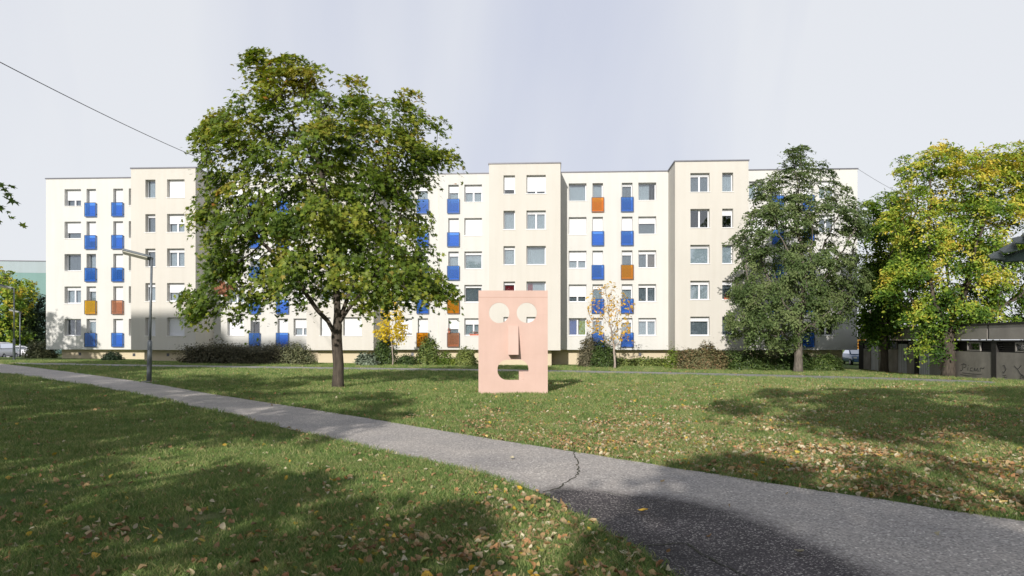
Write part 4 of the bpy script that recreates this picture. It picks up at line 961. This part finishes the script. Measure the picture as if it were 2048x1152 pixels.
# ------------------------------------------------------------------ flower boxes and pots
M['terra'] = mat('terracotta', (.48, .14, .08), .7); 
LM_ger = leafmat('geranium', [(0, (.05, .12, .03)), (.62, (.07, .15, .04)), (.72, (.60, .03, .04)), (1, (.70, .06, .06))], .3)
def flowerbox(px, yl, z, w, label, n=160, pot=False, h=.28):
    c, s = math.cos(TH), math.sin(TH); x = ux(px, yl); p = B0+Vector((x*c+yl*s, -x*s+yl*c, z))
    r = empty('flower_pot' if pot else 'flower_box', p, -TH, label=label, cat='flower pot' if pot else 'flower box')
    if pot: MB().tube([(0,0,0),(0,0,.17)], [.07,.1], 14).build('pot', M['terra'], r, True)
    else: MB().box(-w/2, w/2, -.07, .07, 0, .14).build('box', M['terra'], r, bevel=.01)
    rg = np.random.default_rng(int(px)); P = rg.normal(0, 1, (n, 3))*np.array([w*.28, .05, h*.3])+np.array([0, 0, .16+h*.35])
    leaves('plant', P, rg.normal(0, 1, P.shape), rg.uniform(.05, .09, n), 'oval', LM_ger, r, rg.random(n), rg)
flowerbox(951, .13, WB+.004, .95, 'red geranium box on the ground floor sill left of the pink face')
flowerbox(898.5, -.24, 2.27, .2, 'potted red geranium hung on the brown balcony panel', pot=True, w=.2) if False else flowerbox(898.5, -.27, 2.2, .25, 'potted red geranium at the corner of the brown balcony panel', 110, True)
flowerbox(1455, FR+.12, 1.985+PITCH, .5, 'small red flower box on the narrow first floor sill of the rightmost bay')

# ------------------------------------------------------------------ cables
M['cable'] = mat('black_cable', (.02, .02, .02), .6)
def cable(a, b, sag, label, r=.014):
    P = [a.lerp(b, i/40)-Vector((0, 0, sag*4*(i/40)*(1-i/40))) for i in range(41)]
    tag(MB().tube(P, r, 5).build('cable', M['cable']), label, 'cable')
a = at(-160, 40, 26); b = at(432, 330, 57); cable(a, b, .25, 'thin black cable sloping down across the sky to the block roof', .02)
cable(at(1716, 338, 58), at(1900, 425, 70), .4, 'thin cable running from the right roof corner into the trees', .012)
# concrete slab by the back path
p = g(116, 727.5); o = MB().box(-1.1, 1.1, -.5, .5, -.1, .035).build('concrete_slab', M['conc'], bevel=.01); o.location = p; tag(o, 'pale concrete slab beside the back path near the left wing', 'slab')

# ------------------------------------------------------------------ grass
def in_paths(x, y, pad=0):
    k = np.zeros(len(x), bool)
    for P in PATH_POLY[:2]: k |= in_poly(x, y, [(p.x, p.y) for p in P])
    return k
tzv = np.vectorize(tz)
gcol = bpy.data.collections.new('tufts')
def grass_mat():
    m, t, b = new('grass_blades'); o = t.nodes['Material Output']; oi = N(t, 'ShaderNodeObjectInfo'); ge = N(t, 'ShaderNodeNewGeometry')
    c = N(t, 'ShaderNodeAttribute', _attribute_name='cl', _attribute_type='INSTANCER')
    r = ramp(t, oi.outputs['Random'], [(0, (.095, .18, .05)), (.45, (.165, .25, .078)), (.8, (.25, .30, .12)), (1, (.38, .36, .19))])
    r2 = ramp(t, ge.outputs['Random Per Island'], [(0, (.7, .75, .7)), (.85, (1.25, 1.2, 1.1)), (1, (2.1, 1.7, 1.5))])
    col = mixc(t, 1, r.outputs[0], r2.outputs[0], 'MULTIPLY'); link(t, col, b.inputs['Base Color']); b.inputs['Roughness'].default_value = .6; b.inputs['Specular IOR Level'].default_value = .25
    tl = N(t, 'ShaderNodeBsdfTranslucent'); link(t, col, tl.inputs[0]); mxs = N(t, 'ShaderNodeMixShader'); mxs.inputs[0].default_value = .3
    link(t, b.outputs[0], mxs.inputs[1]); link(t, tl.outputs[0], mxs.inputs[2]); link(t, mxs.outputs[0], o.inputs[0]); return m
GM = grass_mat()
for v in range(6):
    rg = np.random.default_rng(v); V = []; Fi = []
    for k in range(16):
        x, y = rg.normal(0, .045, 2); h = rg.uniform(.022, .06); a = rg.uniform(0, 2*PI); w = rg.uniform(.002, .0042); ln = rg.uniform(.2, 1.3)*h; b_ = rg.uniform(0, 2*PI)
        dx, dy = math.cos(a)*w, math.sin(a)*w; lx, ly = math.cos(b_)*ln, math.sin(b_)*ln; q = len(V)
        V += [(x-dx, y-dy, -.005), (x+dx, y+dy, -.005), (x+dx*.8+lx*.35, y+dy*.8+ly*.35, h*.6), (x-dx*.8+lx*.35, y-dy*.8+ly*.35, h*.6), (x+lx, y+ly, h)]
        Fi += [(q, q+1, q+2, q+3), (q+3, q+2, q+4)]
    me = bpy.data.meshes.new('tuft'); me.from_pydata(V, [], Fi); me.materials.append(GM); o = bpy.data.objects.new('grass_tuft', me); gcol.objects.link(o)
def grass():
    rg = np.random.default_rng(77); X = []; S = []
    for y0, y1, dens, sc in ((4.2, 6.5, 620, .95), (6.5, 10, 430, 1.05), (10, 16, 170, 1.3), (16, 27, 62, 1.7), (27, 56, 17, 2.2)):
        hw = 1.15; n = int(dens*(y1-y0)*(y1+y0)*hw); y = np.sqrt(rg.uniform(y0*y0, y1*y1, n)); x = rg.uniform(-1, 1, n)*hw*y
        k = ~in_paths(x, y)
        if y1 > 50: k &= (x < 25)
        x, y = x[k], y[k]
        pat = np.array([noise.noise(Vector((a*.9, b*.9, 0))) for a, b in zip(x, y)])
        k = pat > rg.uniform(-.9, .1, len(x)); x, y, pat = x[k], y[k], pat[k]
        X.append(np.stack([x, y, tzv(x, y)], 1)); S.append(sc*(1+.45*pat)*rg.uniform(.7, 1.25, len(x)))
    X = np.vstack(X); S = np.concatenate(S); n = len(X)
    me = bpy.data.meshes.new('grass'); me.vertices.add(n); me.vertices.foreach_set('co', X.astype(np.float32).ravel())
    a = me.attributes.new('scl', 'FLOAT', 'POINT'); a.data.foreach_set('value', S.astype(np.float32))
    a = me.attributes.new('rot', 'FLOAT', 'POINT'); a.data.foreach_set('value', rg.uniform(0, 6.28, n).astype(np.float32))
    o = bpy.data.objects.new('grass', me); COL.objects.link(o); tag(o, 'short green lawn grass with drier patches', 'grass', kind='stuff')
    ng = bpy.data.node_groups.new('grass_scatter', 'GeometryNodeTree'); ng.interface.new_socket('Geometry', in_out='INPUT', socket_type='NodeSocketGeometry'); ng.interface.new_socket('Geometry', in_out='OUTPUT', socket_type='NodeSocketGeometry')
    gi = ng.nodes.new('NodeGroupInput'); go = ng.nodes.new('NodeGroupOutput'); ip = ng.nodes.new('GeometryNodeInstanceOnPoints'); ci = ng.nodes.new('GeometryNodeCollectionInfo')
    ci.inputs[0].default_value = gcol; ci.inputs['Separate Children'].default_value = True; ci.inputs['Reset Children'].default_value = True
    ip.inputs['Pick Instance'].default_value = True
    at1 = ng.nodes.new('GeometryNodeInputNamedAttribute'); at1.data_type = 'FLOAT'; at1.inputs[0].default_value = 'scl'
    at2 = ng.nodes.new('GeometryNodeInputNamedAttribute'); at2.data_type = 'FLOAT'; at2.inputs[0].default_value = 'rot'
    cx = ng.nodes.new('ShaderNodeCombineXYZ'); L = ng.links.new
    L(at2.outputs[0], cx.inputs[2]); L(gi.outputs[0], ip.inputs['Points']); L(ci.outputs[0], ip.inputs['Instance']); L(cx.outputs[0], ip.inputs['Rotation']); L(at1.outputs[0], ip.inputs['Scale']); L(ip.outputs[0], go.inputs[0])
    o.modifiers.new('scatter', 'NODES').node_group = ng
    print('grass tufts', n)
grass()

# ------------------------------------------------------------------ fallen leaves
LITC = [('brown', (.26, .15, .085)), ('tan', (.42, .31, .165)), ('rust', (.38, .19, .085)), ('pale', (.55, .49, .34)), ('golden', (.58, .37, .05)), ('green', (.26, .30, .08))]
LM_lit = leafmat('fallen_leaves', [(0, LITC[0][1]), (.25, LITC[1][1]), (.45, LITC[2][1]), (.65, LITC[1][1]), (.8, LITC[3][1]), (.9, LITC[3][1]), (.96, LITC[4][1]), (1, LITC[5][1])], .15, .7, .25)
def litter_density(px, py, x, y):
    G_ = lambda cx, cy, sx, sy: np.exp(-((px-cx)/sx)**2-((py-cy)/sy)**2)
    d = .05+1.5*G_(1080, 1150, 330, 130)+.9*G_(1750, 960, 500, 70)+.75*G_(1150, 870, 230, 35)+.6*G_(1500, 850, 450, 60)+.32*G_(650, 1150, 450, 120)+.2*G_(200, 1100, 300, 120)+.3*G_(1600, 770, 500, 30)+.3*G_(1900, 900, 300, 120)
    c = np.array([noise.noise(Vector((a*1.3, b*1.3, 5))) for a, b in zip(x, y)])
    d += 1.3*G_(1900, 990, 330, 75)+.7*G_(1500, 900, 350, 28)+.4*G_(1200, 900, 200, 20)
    return np.clip(d*(1+1.0*c), 0, 1.6)/1.6
def litter():
    rg = np.random.default_rng(5); pts = []
    for y0, y1, dens in ((4.3, 7, 330), (7, 11, 330), (11, 18, 270), (18, 30, 120), (30, 54, 40)):
        n = int(dens*(y1**2-y0**2)*1.1); y = np.sqrt(rg.uniform(y0*y0, y1*y1, n)); x = rg.uniform(-1.1, 1.1, n)*y
        z = tzv(x, y); px = 1024+F*x/y; py = HY+F*(EYE-z)/y
        k = rg.random(n) < litter_density(px, py, x, y); inp = in_paths(x, y); k &= (~inp) | (rg.random(n) < .004)
        pts.append(np.stack([x, y, z, inp*1.], 1)[k])
    P = np.vstack(pts); n = len(P); size = rg.uniform(.032, .076, n)*np.where(rg.random(n) < .12, 1.35, 1)*np.where(P[:, 1] > 18, 1.35, 1); tone = rg.random(n)
    # curled leaf template: a 3 x 5 grid bent along its length and width
    def templ(bend, fold, seed):
        r = random.Random(seed); V = []; wd = [.1, .62, .8, .6, .02]
        for j in range(5):
            t_ = j/4-.5
            for i in range(3):
                u = i-1; V.append((u*wd[j]*.42, t_, fold*abs(u)*wd[j]*.4+bend*(t_*t_)*1.6+r.uniform(-.05, .05)))
        Fq = []
        for j in range(4):
            for i in range(2): a = j*3+i; Fq += [(a, a+1, a+4), (a, a+4, a+3)]
        return np.array(V), Fq
    T = [templ(b, f, i) for i, (b, f) in enumerate([(.1,.2),(.5,.6),(-.3,.9),(.6,-.3),(.2,1.2),(.8,.3)])]
    nrm = rg.normal(0, .62, (n, 3))+np.array([0, 0, 1]); lift = np.where(P[:, 3] > 0, .03, rg.uniform(.018, .042, n))
    d = np.hypot(P[:, 0], P[:, 1]); order = np.argsort(d/ size); near = [i for i in order if abs(P[i, 0]) < .70*P[i, 1]][:290]; isn = np.zeros(n, bool); isn[near] = True
    allV, allI, allT, off = [], [], [], 0; a, b, c = rot_frames(nrm, rg.uniform(0, 2*PI, n)); kind = rg.integers(0, 6, n)
    Q = P[:, :3]+np.array([0, 0, 1])*lift[:, None]
    for k in range(6):
        sel = np.where((kind == k) & ~isn)[0]; Tv, Tf = T[k]
        V = Q[sel][:, None]+size[sel][:, None, None]*(Tv[None, :, 0:1]*a[sel][:, None]+Tv[None, :, 1:2]*b[sel][:, None]+Tv[None, :, 2:3]*c[sel][:, None])
        I = np.array(Tf).ravel()[None]+(np.arange(len(sel))*len(Tv))[:, None]+off; off += len(sel)*len(Tv)
        allV.append(V.reshape(-1, 3)); allI.append(I.ravel()); allT.append(np.repeat(tone[sel], len(Tf)))
    o = npmesh('leaf_litter', np.vstack(allV), 3, np.concatenate(allI), LM_lit, None, np.concatenate(allT)); tag(o, 'fallen autumn leaves strewn over the lawn', 'leaves', kind='stuff')
    lm = {nm: mat('dry_leaf_'+nm, c_, .75, .35, 9) for nm, c_ in LITC}; proto = {}; used = set()
    desc = {'brown': 'dark brown', 'tan': 'tan', 'rust': 'rusty red', 'pale': 'pale cream', 'golden': 'golden yellow', 'green': 'yellowish green'}
    shp = ['flat', 'curled', 'folded', 'cupped', 'tightly folded', 'bowed']
    for i in near:
        cn = ['brown','tan','rust','tan','brown','pale','golden','tan','rust','green'][int(tone[i]*9.99)] if tone[i] < .97 else 'golden'
        key = (kind[i], cn)
        if key not in proto:
            me = bpy.data.meshes.new('fallen_leaf'); me.from_pydata([tuple(v) for v in T[kind[i]][0]], [], T[kind[i]][1]); me.materials.append(lm[cn]); me.polygons.foreach_set('use_smooth', [True]*len(me.polygons)); proto[key] = me
        o = bpy.data.objects.new('fallen_leaf', proto[key]); COL.objects.link(o)
        Mx = Matrix(((a[i][0], b[i][0], c[i][0], Q[i][0]), (a[i][1], b[i][1], c[i][1], Q[i][1]), (a[i][2], b[i][2], c[i][2], Q[i][2]), (0, 0, 0, 1)))
        o.matrix_world = Mx @ Matrix.Scale(size[i], 4)
        side = 'on the asphalt' if P[i, 3] > 0 else 'in the grass'
        px = 1024+F*P[i, 0]/P[i, 1]; py = HY+F*(EYE-P[i, 2])/P[i, 1]
        cz = ['at left edge', 'at far left', 'at left', 'left of centre', 'right of centre', 'at right', 'far right', 'at right edge'][min(7, max(0, int(px/256)))]
        rz_ = 'by the bottom edge' if py > 1090 else 'low down' if py > 1020 else 'nearby' if py > 950 else 'beyond'
        szn = 'small' if size[i] < .055 else 'large' if size[i] > .08 else 'middling'
        lab = f'{szn} {shp[kind[i]]} {desc[cn]} leaf {side} {rz_} {cz}'
        if lab in used: COL.objects.unlink(o); bpy.data.objects.remove(o); continue
        used.add(lab); tag(o, lab, 'fallen leaf', f'fallen leaves {side}')
    # leaves alone on the path
    for px, py, s_, cn, lab in ((1286, 1029, .10, 'golden', 'yellow winged leaf lying alone on the dark asphalt patch'), (1598, 1113, .10, 'pale', 'pale leaf alone on the dark asphalt near the bottom edge'), (1024, 921, .09, 'pale', 'pale narrow leaf on the asphalt left of the mossy crack'), (1325, 969, .07, 'tan', 'small pinkish tan leaf on the grey asphalt right of the crack')):
        p = g(px, py); me = bpy.data.meshes.new('fallen_leaf'); me.from_pydata([tuple(v) for v in T[1][0]], [], T[1][1]); me.materials.append(lm[cn])
        o = bpy.data.objects.new('fallen_leaf', me); COL.objects.link(o); o.location = p+Vector((0, 0, .03)); o.rotation_euler = (.2, .1, px); o.scale = (s_, s_, s_); tag(o, lab, 'fallen leaf', 'single leaves on the path')
    print('litter', n)
litter()
